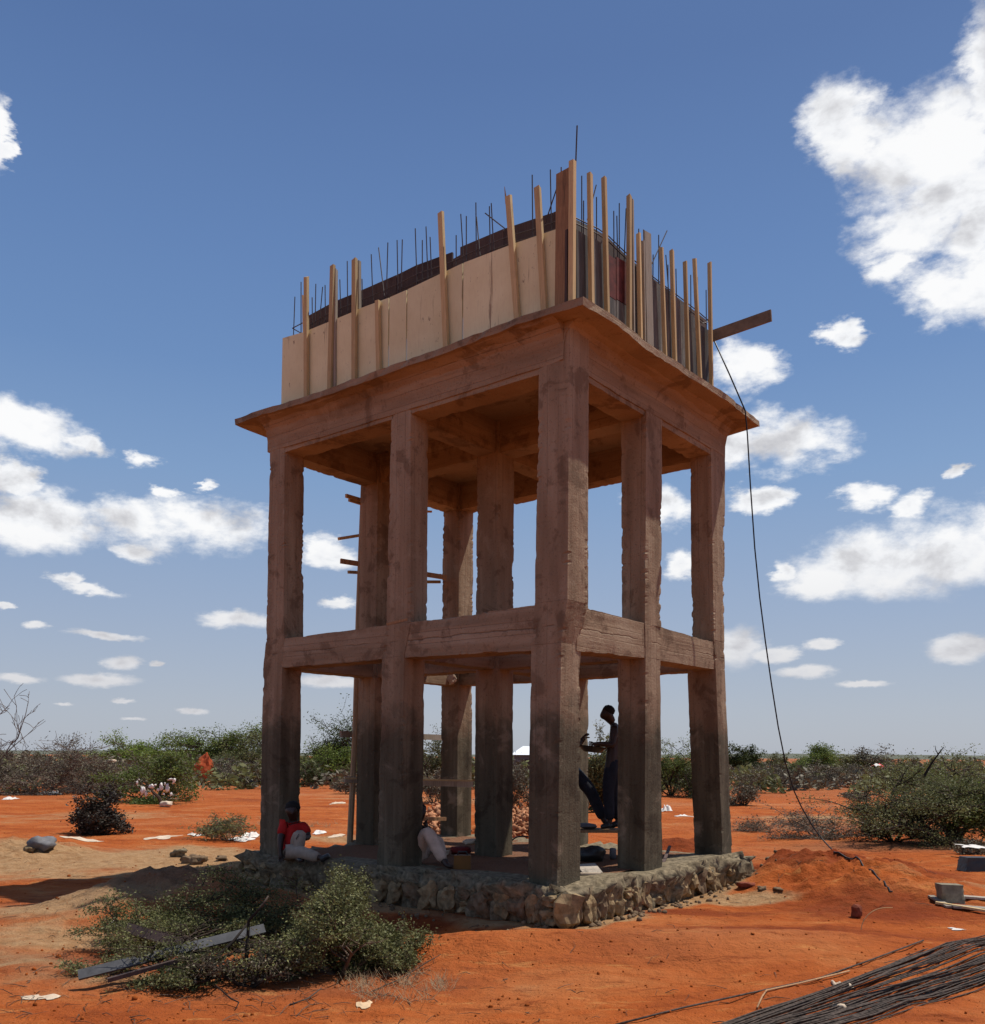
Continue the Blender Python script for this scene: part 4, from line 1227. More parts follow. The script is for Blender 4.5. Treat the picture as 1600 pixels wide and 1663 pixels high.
# left background
bush_at(45, 1292, 190, 1203, 'twig', 'brown', n=3800, label='wide grey brown leafless thicket behind the left edge clearing', name='dry_thicket', cat='thicket')
bush_at(120, 1287, 120, 1203, 'twig', 'brown', n=3200, label='tall brown dry thicket left of the bright green hedge', name='dry_thicket', cat='thicket')
bush_at(-60, 1290, 150, 1215, 'twig', 'brown', n=2400, label='dry brown thicket at the far left edge', name='dry_thicket', cat='thicket')
bush_at(228, 1306, 150, 1222, 'bush', 'green', n=6500, label='spreading olive green thorn bush with white plastic bags caught under it', ls=.06)
bush_at(200, 1282, 130, 1236, 'twig', 'brown', n=2400, label='low grey brush between the brown thicket and the bagged green bush', name='dry_brush')
bush_at(165, 1256, 130, 1197, 'round', 'bright', n=6000, group='green shrubs in the far hedge', label='leftmost of the three bright green shrubs in the far left hedge')
bush_at(235, 1256, 120, 1199, 'round', 'bright', n=6000, group='green shrubs in the far hedge', label='middle of the three bright green shrubs in the far left hedge')
bush_at(300, 1256, 110, 1199, 'round', 'bright', n=6000, group='green shrubs in the far hedge', label='rightmost of the three bright green shrubs in the far left hedge')
bush_at(352, 1258, 170, 1179, 'round', 'green', 'dark', n=9500, fluff=.06, name='acacia_tree', cat='tree', label='flat topped acacia tree behind the red termite mound')
bush_at(405, 1262, 100, 1192, 'round', 'olive', 'dark', fluff=.06, n=5200, name='acacia_tree', cat='tree', label='smaller acacia tree just left of the tower, right of the mound')
bush_at(388, 1276, 90, 1229, 'twig', 'brown', n=2400, name='dry_brush', label='grey brown brush mound in front of the acacias left of the tower')
bush_at(358, 1268, 55, 1226, 'round', 'dark', n=1600, label='small dark green bush right beside the red termite mound')
bush_at(152, 1357, 92, 1283, 'round', 'heap', 'dark', n=6500, ls=.045, name='brush_heap', cat='heap', label='dark cone shaped heap of dead cut brush on the red clearing', fluff=.075)
bush_at(150, 1300, 110, 1255, 'sparse', 'heap', 'dark', n=700, ls=.04, name='dry_brush', label='leaning dead twigs rising behind the dark brush heap')
bush_at(352, 1366, 95, 1325, 'twig', 'olive', 'grey', n=1500, ls=.03, name='small_bush', label='small spiny bush with white litter round it on the left clearing')
bush_at(562, 1270, 130, 1160, 'round', 'dark', 'dark', fluff=.06, n=9000, name='acacia_tree', cat='tree', label='dark green acacia tree seen between the two left front columns')
bush_at(532, 1275, 105, 1212, 'bush', 'bright', 'dark', n=4200, label='yellow green leafy bush seen between the two left front columns')
bush_at(505, 1278, 40, 1235, 'round', 'dark', n=1300, label='dark low bush just right of the far left column')
bush_at(560, 1290, 45, 1262, 'twig', 'brown', n=900, name='dry_brush', label='small tuft of dry brush below the dark acacia')
bush_at(700, 1282, 90, 1196, 'bush', 'olive', 'dark', n=3600, label='olive bush seen through the gap beside the middle front column')
bush_at(708, 1306, 60, 1250, 'twig', 'brown', n=1800, name='dry_brush', label='dry brush above the clay rubble seen through the tower')
bush_at(843, 1322, 70, 1240, 'twig', 'brown', n=3200, name='dry_brush', label='pale dry brush below the white roofed hut')
bush_at(972, 1320, 75, 1196, 'round', 'olive', 'dark', n=7000, label='large rounded olive bush behind the two working men', ls=.055)
bush_at(1094, 1293, 78, 1204, 'bush', 'green', 'dark', n=4200, label='tall green bush between the two right columns')
bush_at(1122, 1296, 60, 1240, 'round', 'dark', n=1800, label='dark bush low behind the far right column')
bush_at(1212, 1262, 62, 1212, 'round', 'dark', 'dark', n=5200, name='round_tree', cat='tree', label='dense dark rounded tree just right of the tower', ls=.12)
bush_at(1262, 1262, 44, 1221, 'sparse', 'olive', 'grey', n=350, name='thin_tree', cat='tree', label='thin see-through shrub between the dark round tree and the acacia')
bush_at(1324, 1262, 92, 1212, 'round', 'green', 'dark', fluff=.055, n=7500, name='acacia_tree', cat='tree', label='umbrella shaped green acacia right of the hanging cable', ls=.11)
bush_at(1420, 1262, 82, 1216, 'round', 'brown', 'dark', n=4200, name='brown_tree', cat='tree', label='rounded brown leafless tree with the red tarpaulin below it', ls=.12)
bush_at(1386, 1262, 42, 1228, 'round', 'olive', 'dark', n=1500, label='small olive bush left of the brown rounded tree', ls=.12)
bush_at(1208, 1309, 85, 1250, 'bush', 'brown', 'brown', n=3400, name='dry_brush', label='brownish bush right of the tower foot on the clearing edge')
bush_at(1368, 1279, 92, 1241, 'twig', 'brown', 'grey', n=2600, name='dry_brush', label='grey brown brush mound in front of the brown rounded tree')
bush_at(1290, 1272, 110, 1245, 'twig', 'brown', 'grey', n=2200, name='dry_brush', label='low grey brush below the umbrella acacia')
bush_at(1240, 1270, 80, 1244, 'twig', 'brown', 'brown', n=1600, name='dry_brush', label='low grey brush below the dark round tree')
bush_at(1455, 1270, 90, 1246, 'twig', 'brown', 'grey', n=1800, name='dry_brush', label='low grey brush right of the red tarpaulin')
bush_at(1398, 1302, 50, 1286, 'twig', 'brown', 'grey', n=700, name='dry_brush', label='small dry tuft on the orange clearing left of the big green bush')
bush_at(1335, 1364, 165, 1306, 'flat', 'brown', 'grey', n=1600, ls=.03, name='cut_brush', cat='brush pile', label='wide pile of bare grey cut branches the cable passes over')
bush_at(1230, 1352, 70, 1326, 'flat', 'brown', 'grey', n=500, ls=.03, name='cut_brush', cat='brush pile', label='low scatter of dry branches right beside the far right column')
bush_at(1420, 1360, 90, 1322, 'flat', 'brown', 'dark', n=700, ls=.03, name='cut_brush', cat='brush pile', label='dead branches at the left foot of the big green bush')
bush_at(1545, 1376, 285, 1238, 'bush', 'olive', 'dark', n=21000, ls=.026, thick=1.5, dep=2.4, label='big dense green thorn bush at the right edge of the clearing', name='thorn_bush', fluff=.06)
bush_at(1555, 1352, 170, 1226, 'bush', 'green', 'dark', n=7000, ls=.028, dep=1.4, label='taller yellow green thorn bush behind the big dense bush at right')
bush_at(1480, 1372, 140, 1288, 'bush', 'heap', 'dark', n=5500, ls=.028, dep=1.4, label='low dark olive skirt of shrub at the left foot of the big green bush')
bush_at(1690, 1380, 200, 1250, 'bush', 'green', 'dark', n=5000, ls=.06, label='green thorn bush beyond the right edge of the view')
bush_at(1588, 1388, 60, 1362, 'flat', 'brown', 'brown', n=900, ls=.03, name='cut_brush', cat='brush pile', label='small mat of dry twigs at the right edge, behind the wrapped block')
# bare tree at the left edge
P = gp(-45, 1290); k = P[1] / F
pr = plant_meshes('sparse', None, 'grey', 0, 0, 77, 190 * k, 60 * k, 168 * k, 'bare', sides=4, thick=0.7)
put_plant('bare_tree', P, pr, 0, 'leafless grey tree reaching in at the left edge above the thicket', 'tree')
# dead branch standing out of the big bush
pts = [ony(1500, 1262, 19.6), ony(1514, 1238, 19.6), ony(1524, 1225, 19.6), ony(1533, 1213, 19.6)]
V, Fc = tube(pts, [0.03, .022, .016, .008], 5); V2, F2 = tube([pts[2], ony(1520, 1218, 19.6), ony(1519, 1211, 19.6)], [.013, .009, .005], 4); V, Fc = join([(V, Fc), (V2, F2)])
tag(mesh_obj('dead_branch', V, Fc, BK['dark']), 'bare forked dead branch rising above the big green bush', 'branch')

# far scrub, one mass out to the horizon
rs = np.random.RandomState(8)
PL = []; TL = []; GL = []
n = 900
azs = rs.uniform(-math.pi, math.pi, n * 2); dd = 48 * (7.0 ** rs.uniform(0, 1, n * 2))
azs[:n] = rs.uniform(-0.75, 0.75, n)
segs = []
for a, d_ in zip(azs, dd):
    x, y = math.sin(a) * d_, math.cos(a) * d_
    h = rs.uniform(0.9, 1.9) * (1 + 0.25 * (d_ > 120)); w = rs.uniform(1.2, 3.2); m_ = int(110 if abs(a) < .75 else 40)
    if a > 0.18 and d_ < 120: h *= 0.8
    q = rs.normal(size=(m_, 3)); q /= np.linalg.norm(q, axis=1, keepdims=True); q *= rs.uniform(.5, 1, (m_, 1)) ** .5
    q[:, 2] = np.abs(q[:, 2]); P_ = q * np.array([w / 2 * 1.1, w / 2, h]) + np.array([x, y, -0.05])
    PL.append(P_); TL.append(np.full(m_, rs.uniform(0, 1)) + rs.uniform(-.25, .25, m_)); GL.append(np.full(m_, rs.random() < 0.45)); 
P_ = np.concatenate(PL); tt = np.clip(np.concatenate(TL), 0, 1); gg = np.concatenate(GL)
dist = np.hypot(P_[:, 0], P_[:, 1]); V, Fc = leaves_np(P_, 1.0, rs)
V = (V.reshape(-1, 4, 3) - P_[:, None]) * (0.16 + dist * 0.0012)[:, None, None] + P_[:, None]
o = mesh_obj('scrubland', V.reshape(-1, 3), Fc, [LF['olive'], LF['brown']], mi=np.where(gg, 0, 1), color=np.repeat(tt, 4)[:, None] * np.ones((1, 3)))
tag(o, 'far grey green scrub stretching to the horizon', 'scrub', kind='stuff')
# distant low rise / hills
a = np.linspace(-math.pi, math.pi, 361); V = []; Fc = []
for k, t in enumerate(a):
    r = 3600; hh = 16 + 7 * float(fbm(t * 6, 0.3, 0, 3)); V += [(math.sin(t) * r, math.cos(t) * r, -3), (math.sin(t) * (r + 250), math.cos(t) * (r + 250), max(4, hh)), (math.sin(t) * (r + 900), math.cos(t) * (r + 900), -3)]
for k in range(360): Fc += [(k * 3, (k + 1) * 3, (k + 1) * 3 + 1, k * 3 + 1), (k * 3 + 1, (k + 1) * 3 + 1, (k + 1) * 3 + 2, k * 3 + 2)]
tag(mesh_obj('far_plain', V, Fc, simple('far_scrub_plain', (0.10, 0.105, 0.075), 0.95, 0.3, 0.02)), kind='structure')

# foreground: cut acacia branches thrown in a pile
SPEC['cutA'] = dict(levels=3, kids=[6, 5, 4], stems=6, tilt=1.25, len=0.62, rad=0.020, wig=0.20, lift=[0.03, 0.0, 0.0], spread=0.6)
def fore(px, base, wpx, top, leaf, bark, n, label, dep, form='cutA', ls=.016, thick=1.0, fluff=.05):
    P = gp(px, base); k = P[1] / F; _seed[0] += 1
    h = ony(px, top, P[1] + dep * .4)[2] - P[2]; n = int(n * .62)
    pr = plant_meshes(form, leaf, bark, n, ls, _seed[0], wpx * k, dep, h, 'x', fluff, 4, thick=thick)
    return put_plant('cut_acacia_branch', (P[0], P[1] + dep * .35, P[2] - .02), pr, 0, label, 'branch')
fore(585, 1588, 190, 1424, 'fore', 'dark', 38000, 'leafy cut acacia branch forming the right end of the foreground pile', 1.2)
fore(625, 1582, 100, 1490, 'fore', 'brown', 14000, 'low leafy cut branch at the outermost right of the foreground pile', .8)
fore(470, 1600, 240, 1470, 'fore', 'brown', 26000, 'cut acacia branch in the middle of the foreground pile', 1.1)
fore(345, 1545, 260, 1418, 'fore', 'dark', 46000, 'leafy cut acacia branch at the back left of the foreground pile', 1.2)
fore(215, 1560, 200, 1458, 'fore', 'brown', 24000, 'thin leafy cut branch at the far left of the foreground pile', .9)
fore(265, 1612, 160, 1530, 'fore', 'dark', 13000, 'sparse dark twiggy branch under the metal plank in the pile', .7, thick=1.2)
fore(380, 1612, 180, 1520, 'brown', 'dark', 2500, 'nearly bare dark cut limb at the bottom middle of the pile', .8, thick=1.6)
fore(150, 1590, 120, 1540, 'fore', 'brown', 3500, 'small wispy sprig at the bottom left of the pile', .5)
fore(300, 1600, 220, 1500, None, 'dark', 0, 'bare dark tangle of limbs in the left half of the foreground pile', .9, 'sparse', thick=1.7)
fore(520, 1600, 220, 1490, None, 'brown', 0, 'bare brown tangle of limbs in the right half of the foreground pile', .9, 'sparse', thick=1.5)
# stout dark limbs
def limb(pp, r, label, mat='dark', name='cut_limb'):
    V, Fc = tube([np.array(q) for q in pp], r, 7); tag(mesh_obj(name, V, Fc, BK[mat], smooth=True), label, 'branch')
def gq(px, py, dz, base=None):   # point dz above the ground spot seen at (px, base)
    P = gp(px, base or py); return ony(px, py, P[1])
limb([gq(312, 1600, 0, 1605), gq(330, 1575, 0, 1600), gq(355, 1552, 0, 1596), gq(378, 1530, 0, 1592), gq(402, 1500, 0, 1590)], [.022, .020, .017, .012, .008], 'thick dark curved limb at the base of the foreground pile')
limb([gq(400, 1562, 0, 1598), gq(402, 1530, 0, 1596), gq(404, 1495, 0, 1594), gq(420, 1478, 0, 1594), gq(427, 1468, 0, 1594)], [.016, .014, .012, .010, .009], 'upright dark limb in the middle of the foreground pile')
limb([gq(424, 1474, 0, 1594), gq(436, 1455, 0, 1594)], [.010, .006], 'pale broken tip of the upright limb in the pile', 'grey', 'broken_tip')
limb([gq(385, 1528, 0, 1590), gq(430, 1545, 0, 1588), gq(475, 1562, 0, 1590), gq(530, 1580, 0, 1596)], [.013, .017, .018, .013], 'dark limb slanting down to the right through the foreground pile')
limb([gq(600, 1612, 0, 1612), gq(650, 1590, 0, 1594), gq(690, 1565, 0, 1572), gq(716, 1550, 0, 1560)], [.004, .006, .005, .003], 'thin bare twig poking out right of the foreground pile', 'brown')
limb([gq(470, 1632, 0, 1634), gq(500, 1622, 0, 1626), gq(522, 1605, 0, 1615)], [.005, .006, .004], 'pale bare twig lying below the middle of the pile', 'grey')
limb([gq(350, 1600, 0, 1630), gq(375, 1622, 0, 1632), gq(388, 1628, 0, 1636), gq(382, 1640, 0, 1642)], [.004, .006, .005, .003], 'short dark forked twig on the soil below the pile', 'dark')
# plank lying on the pile
a = gq(127, 1584, 0, 1608); b = gq(315, 1538, 0, 1592); c = gq(430, 1508, 0, 1586)
V, Fc = beam_box(a, c, 0.09, 0.018, side=(0.05, 0.75, 0.62)); tag(mesh_obj('metal_plank', V, Fc, M['metalboard']), 'long grey plank lying across the foreground brush pile', 'plank')
V, Fc = beam_box(gq(175, 1592, 0, 1612), gq(290, 1560, 0, 1600), 0.05, 0.03); tag(mesh_obj('dark_batten', V, Fc, M['darkboard']), 'dark batten just under the long plank in the pile', 'batten')
V, Fc = beam_box(gq(205, 1507, 0, 1560), gq(310, 1536, 0, 1572), 0.09, 0.02, side=(0, .6, .8)); tag(mesh_obj('dark_board', V, Fc, M['darkboard']), 'dark board half buried in leaves above the long plank', 'board')

# twigs and clods scattered about
rs = np.random.RandomState(4); sg = []
for q in range(420):
    t = rs.random()
    px, py = (rs.uniform(0, 720), rs.uniform(1560, 1663)) if t < .45 else ((rs.uniform(1190, 1600), rs.uniform(1325, 1420)) if t < .7 else (rs.uniform(0, 1600), rs.uniform(1360, 1663)))
    P = gp(px, py); L = rs.uniform(.05, .22); a = rs.uniform(0, 6.28); e = np.array([math.cos(a) * L, math.sin(a) * L, 0]); e[2] = gz(P[0] + e[0], P[1] + e[1]) - P[2] + rs.uniform(0, .03)
    r = rs.uniform(.0015, .004); mid = P + e * .5 + np.array([rs.normal() * .02, rs.normal() * .02, .012]); sg += [(*P, *mid, r, r), (*mid, *(P + e), r, r * .5)]
V, Fc = tubes_np(sg); o = mesh_obj('fallen_twigs', V, Fc, BK['brown'], color=np.repeat(rs.uniform(0, 1, len(sg)), 6)[:, None] * np.ones((1, 3))); tag(o, 'dry twigs scattered over the soil', 'twigs', kind='stuff')
V = []; Fc = []; k0 = 0; v0, f0 = ICO1
CV = []; f0 = np.array(f0)
for q in range(1500):
    px, py = rs.uniform(-50, 1650), 1340 + 330 * rs.random() ** 0.8
    P = gp(px, py)
    uu, vv = uv_of(P)
    if -0.3 < uu < 5.5 and -.3 < vv < 4.6: continue
    s = 0.004 + 0.011 * rs.random() ** 3 + (0.014 if rs.random() < .02 else 0)
    CV.append(v0 * s * rs.uniform(.6, 1.2, (1, 3)) + rs.normal(size=v0.shape) * s * .12 + P + np.array([0, 0, s * .3]))
V = np.concatenate(CV); Fc = (f0[None] + (np.arange(len(CV)) * len(v0))[:, None, None]).reshape(-1, 3)
tag(mesh_obj('soil_clods', V, Fc, M['clod']), 'small clods and pebbles on the red soil', 'clods', kind='stuff')
V = [];CV = []
for q in range(1000):
    cx_, cy_ = [(705, 1345), (848, 1345)][q % 2]; px = cx_ + rs.normal() * 26; py = cy_ - 18 + rs.normal() * 16
    P = gp(px, py + 8); s = rs.uniform(.02, .075); CV.append(v0 * s * rs.uniform(.6, 1.2, (1, 3)) + rs.normal(size=v0.shape) * s * .30 + P + np.array([0, 0, s * .4 + rs.uniform(0, .10)]))
V = np.concatenate(CV); Fc = (f0[None] + (np.arange(len(CV)) * len(v0))[:, None, None]).reshape(-1, 3)
tag(mesh_obj('clay_rubble', V, Fc, M['rubble']), 'heap of broken orange clay rubble behind the tower', 'rubble', kind='stuff')
CV = []
for q in range(160):      # loose stones beside the plinth
    if q % 3: a = rs.uniform(0, 4.7); P = W(-.26 - abs(rs.normal()) * .18, a, 0)
    else: a = rs.uniform(0, 5.4); P = W(a, -.26 - abs(rs.normal()) * .18, 0)
    P[2] = gz(P[0], P[1]); s = rs.uniform(.012, .04); CV.append(v0 * s * rs.uniform(.6, 1.2, (1, 3)) + rs.normal(size=v0.shape) * s * .15 + P + np.array([0, 0, s * .3]))
V = np.concatenate(CV); Fc = (f0[None] + (np.arange(len(CV)) * len(v0))[:, None, None]).reshape(-1, 3)
tag(mesh_obj('stone_chips', V, Fc, M['stone2']), 'stone chips and dropped mortar along the plinth foot', 'stone chips', kind='stuff')
# dry grass tufts
sg = []
for q in range(60):
    px, py = [(rs.uniform(560, 720), rs.uniform(1575, 1625)), (rs.uniform(1200, 1480), rs.uniform(1330, 1368)), (rs.uniform(420, 560), rs.uniform(1330, 1345))][q % 3]
    P = gp(px, py)
    for b in range(22):
        e = np.array([rs.normal() * .05, rs.normal() * .05, rs.uniform(.03, .12)]); s_ = P + np.array([rs.normal() * .05, rs.normal() * .05, 0]); sg.append((*s_, *(s_ + e), .0018, .0006))
V, Fc = tubes_np(sg); tag(mesh_obj('dry_grass', V, Fc, M['straw']), 'thin dry grass at the edges of the clearing', 'grass', kind='stuff')
# ---------------------------------------------------------------- people
def skin_mesh(name, J, E, Rr, mat, parent=None, lev=2, root=None, grow_=1.18):
    me = bpy.data.meshes.new(name); keys = list(J); idx = {k: q for q, k in enumerate(keys)}
    off = abs_loc(parent) if parent else np.zeros(3)
    me.from_pydata([tuple(np.array(J[k], float) - off) for k in keys], [(idx[a], idx[b]) for a, b in E], []); me.update()
    o = bpy.data.objects.new(name, me); COL.objects.link(o)
    if parent: o.parent = parent
    sm = o.modifiers.new('skin', 'SKIN'); sm.use_smooth_shade = True; sm.branch_smoothing = 0.6
    if not me.skin_vertices: me.attributes  # layer is made by the modifier
    try: lay = me.skin_vertices[0].data
    except Exception:
        import bmesh
        bm = bmesh.new(); bm.from_mesh(me); bm.verts.layers.skin.verify(); bm.to_mesh(me); bm.free(); lay = me.skin_vertices[0].data
    for k in keys:
        r = Rr.get(k, 0.04); r = r if isinstance(r, tuple) else (r, r)
        g_ = 1.28 if k in ('head', 'brow', 'jaw', 'crown', 'neck') else (1.0 if max(r) < .02 else grow_); r = (r[0] * g_, r[1] * g_)
        lay[idx[k]].radius = r; lay[idx[k]].use_root = (k == (root or keys[0]))
    ss = o.modifiers.new('sub', 'SUBSURF'); ss.levels = lev; ss.render_levels = lev
    me.materials.append(mat)
    return o


def vlerp(a, b, t): return np.array(a) + (np.array(b) - np.array(a)) * t


def make_person(label, J, shirt=None, trouser=None, face=(0, -1, 0), skin='skin', shoes=None, hairvol=1.0, group=None):
    """J: pelvis chest neck head crown, sh/el/wr/hand (L R), hip/kn/an/toe (L R), all world points"""
    J = {k: np.array(v, float) for k, v in J.items()}
    e = empty('person', J['pelvis'] * np.array([1, 1, 0]) + np.array([0, 0, min(J['anL'][2], J['anR'][2]) - .05]), label, 'person', group)
    f = np.array(face, float); f /= np.linalg.norm(f)
    B = dict(pelvis=J['pelvis'], waist=vlerp(J['pelvis'], J['chest'], .45), chest=J['chest'], neck=J['neck'], jaw=vlerp(J['neck'], J['head'], .55) + f * .016, head=J['head'], brow=vlerp(J['head'], J['crown'], .5), crown=J['crown'],
             nose=J['head'] + f * .108 + np.array([0, 0, -.005]))
    Rr = dict(pelvis=(.15, .11), waist=(.125, .095), chest=(.155, .10), neck=.058, jaw=(.062, .070), head=.084, brow=.086, crown=.055, nose=.012)
    E = [('pelvis', 'waist'), ('waist', 'chest'), ('chest', 'neck'), ('neck', 'jaw'), ('jaw', 'head'), ('head', 'brow'), ('brow', 'crown'), ('head', 'nose')]
    sidev = J['shR'] - J['shL']; sidev = sidev / np.linalg.norm(sidev)
    hs = np.cross(f, (0, 0, 1.0)); hs /= np.linalg.norm(hs)
    for s, g in (('ear_l', -1), ('ear_r', 1)):
        B[s] = J['head'] + hs * g * .088 - f * .01; Rr[s] = .014; E.append(('head', s))
    for s in 'LR':
        sh, el, wr, ha = J['sh' + s], J['el' + s], J['wr' + s], J['ha' + s]
        B['sh' + s] = sh; B['el' + s] = el; B['wr' + s] = wr; Rr['sh' + s] = .055; Rr['el' + s] = .040; Rr['wr' + s] = .026
        B['ua' + s] = vlerp(sh, el, .4); Rr['ua' + s] = .047; B['fa' + s] = vlerp(el, wr, .3); Rr['fa' + s] = .039
        d = ha - wr; d /= np.linalg.norm(d); palm = wr + d * .055; B['pm' + s] = palm; Rr['pm' + s] = (.036, .016)
        E += [('chest', 'sh' + s), ('sh' + s, 'ua' + s), ('ua' + s, 'el' + s), ('el' + s, 'fa' + s), ('fa' + s, 'wr' + s), ('wr' + s, 'pm' + s)]
        w = np.cross(d, f + np.array([0, 0, .3])); w /= (np.linalg.norm(w) + 1e-6); c = np.cross(w, d)
        for q, (o_, L) in enumerate([(-.030, .062), (-.010, .072), (.010, .068), (.029, .052)]):
            a1 = palm + d * .045 + w * o_; a2 = a1 + (d * .8 + c * .45) * L * .55; a3 = a2 + (d * .35 + c * .85) * L * .45
            for nm, P_, r in (('a', a1, .0095), ('b', a2, .0085), ('c', a3, .0072)): B[f'{nm}{q}{s}'] = P_; Rr[f'{nm}{q}{s}'] = r
            E += [('pm' + s, f'a{q}{s}'), (f'a{q}{s}', f'b{q}{s}'), (f'b{q}{s}', f'c{q}{s}')]
        t1 = palm - w * .045 + d * .005; t2 = t1 + (d * .7 - w * .2 + c * .4) * .045
        B['t1' + s] = t1; B['t2' + s] = t2; Rr['t1' + s] = .011; Rr['t2' + s] = .009; E += [('pm' + s, 't1' + s), ('t1' + s, 't2' + s)]
        hp, kn, an, to = J['hp' + s], J['kn' + s], J['an' + s], J['to' + s]
        for nm, P_, r in (('hp', hp, .088), ('th', vlerp(hp, kn, .4), .076), ('kn', kn, .056), ('cf', vlerp(kn, an, .3), .052), ('an', an, .034), ('bl', vlerp(an, to, .6) - np.array([0, 0, .012]), (.042, .026)), ('to', to, (.034, .018))):
            B[nm + s] = P_; Rr[nm + s] = r
        E += [('pelvis', 'hp' + s), ('hp' + s, 'th' + s), ('th' + s, 'kn' + s), ('kn' + s, 'cf' + s), ('cf' + s, 'an' + s), ('an' + s, 'bl' + s), ('bl' + s, 'to' + s)]
    skin_mesh('body', B, E, Rr, M[skin], e, 1, 'pelvis')
    # hair cap
    v, fc = ICO2; hc = vlerp(J['head'], J['crown'], .45) - f * .012
    v2 = v * np.array([.097, .097, .086]) * hairvol * (1 + .05 * fbm(v[:, 0] * 5, v[:, 1] * 5, v[:, 2] * 5, 2))[:, None]; keep = v2 @ f < .055
    v2 = np.where(keep[:, None], v2, v2 * .92); mesh_obj('hair', v2 + hc, fc, M['hair'], e, smooth=True)
    if trouser:
        T_ = {}; RT = {}; ET = []
        T_['w'] = vlerp(J['pelvis'], J['chest'], .22); RT['w'] = (.145, .112); T_['p'] = J['pelvis']; RT['p'] = (.165, .125); ET.append(('w', 'p'))
        for s in 'LR':
            hp, kn, an = J['hp' + s], J['kn' + s], J['an' + s]
            for nm, P_, r in (('hp', hp, .102), ('th', vlerp(hp, kn, .45), .092), ('kn', kn, .078), ('cf', vlerp(kn, an, .4), .074), ('cu', vlerp(kn, an, .93), .062)): T_[nm + s] = P_; RT[nm + s] = r
            ET += [('p', 'hp' + s), ('hp' + s, 'th' + s), ('th' + s, 'kn' + s), ('kn' + s, 'cf' + s), ('cf' + s, 'cu' + s)]
        skin_mesh('trousers', T_, ET, RT, M[trouser], e, 1, 'p')
    if shirt:
        T_ = {}; RT = {}; ET = []
        for nm, P_, r in (('h', vlerp(J['pelvis'], J['chest'], -.02), (.160, .125)), ('w', vlerp(J['pelvis'], J['chest'], .45), (.152, .120)), ('c', J['chest'], (.175, .122)), ('n', vlerp(J['chest'], J['neck'], .72), (.085, .075))): T_[nm] = P_; RT[nm] = r
        ET = [('h', 'w'), ('w', 'c'), ('c', 'n')]
        for s in 'LR':
            sh, el = J['sh' + s], J['el' + s]
            for nm, P_, r in (('s', sh, .075), ('u', vlerp(sh, el, .45), .064), ('v', vlerp(sh, el, .8), .062)): T_[nm + s] = P_; RT[nm + s] = r
            ET += [('c', 's' + s), ('s' + s, 'u' + s), ('u' + s, 'v' + s)]
        skin_mesh('shirt', T_, ET, RT, M[shirt], e, 1, 'w')
    if shoes:
        for s in 'LR':
            an, to = J['an' + s], J['to' + s]; d = to - an; d[2] *= .3
            T_ = {'a': an + np.array([0, 0, -.02]), 'b': vlerp(an, to, .5) - np.array([0, 0, .012]), 'c': to}; skin_mesh('shoe', T_, [('a', 'b'), ('b', 'c')], {'a': (.046, .05), 'b': (.046, .036), 'c': (.042, .028)}, M[shoes], e, 1, 'b')
    return e


ez = np.array([0, 0, 1.0])
# 1: man in a red shirt seated on the plinth edge against the far left column
def seated1():
    y0 = 12.75; fz = ZB - .005
    at = lambda px, py, dy=0.0: ony(px, py, y0 + dy)
    pel = at(470, 1382, .05); 
    J = dict(pelvis=pel, chest=at(477, 1346, .10), neck=at(476, 1331, .09), head=at(475, 1317, .03), crown=at(476, 1306, .05),
             shL=at(461, 1339, .06), elL=at(456, 1362, -.05), wrL=at(455, 1384, -.12), haL=at(456, 1392, -.14),
             shR=at(493, 1338, .12), elR=at(501, 1360, .05), wrR=at(492, 1362, -.22), haR=at(487, 1360, -.27),
             hpL=at(466, 1384, -.02), knL=at(490, 1384, -.40), anL=at(521, 1394, -.52), toL=at(535, 1389, -.55),
             hpR=at(478, 1384, .05), knR=at(488, 1352, -.28), anR=at(484, 1391, -.28), toR=at(491, 1397, -.45))
    J['anR'][2] = max(J['anR'][2], fz + .06); J['toR'][2] = fz + .03
    return make_person('man in a red shirt and grey trousers seated against the left corner column', J, 'redcloth', 'khaki', (0.2, -1, -.35), shoes='black', hairvol=1.12)
seated1()
# 2: seated figure mostly behind the middle front column
def seated2():
    y0 = 12.3; at = lambda px, py, dy=0.0: ony(px, py, y0 + dy)
    J = dict(pelvis=at(672, 1392), chest=at(676, 1350), neck=at(678, 1333), head=at(682, 1320, -.03), crown=at(682, 1307),
             shL=at(660, 1343), elL=at(655, 1370), wrL=at(668, 1388, -.1), haL=at(672, 1392, -.1), shR=at(692, 1344, .05), elR=at(699, 1362, .12), wrR=at(694, 1346, -.12), haR=at(692, 1340, -.15),
             hpL=at(674, 1392, -.08), knL=at(694, 1349, -.4), anL=at(724, 1404, -.62), toL=at(735, 1407, -.7),
             hpR=at(682, 1390, .06), knR=at(714, 1362, .15), anR=at(716, 1396, -.1), toR=at(728, 1399, -.15))
    return make_person('person in beige trousers and black top seated half hidden behind the middle front column', J, 'blackcloth', 'beige', (0.6, -.8, -.1), shoes=None)
seated2()
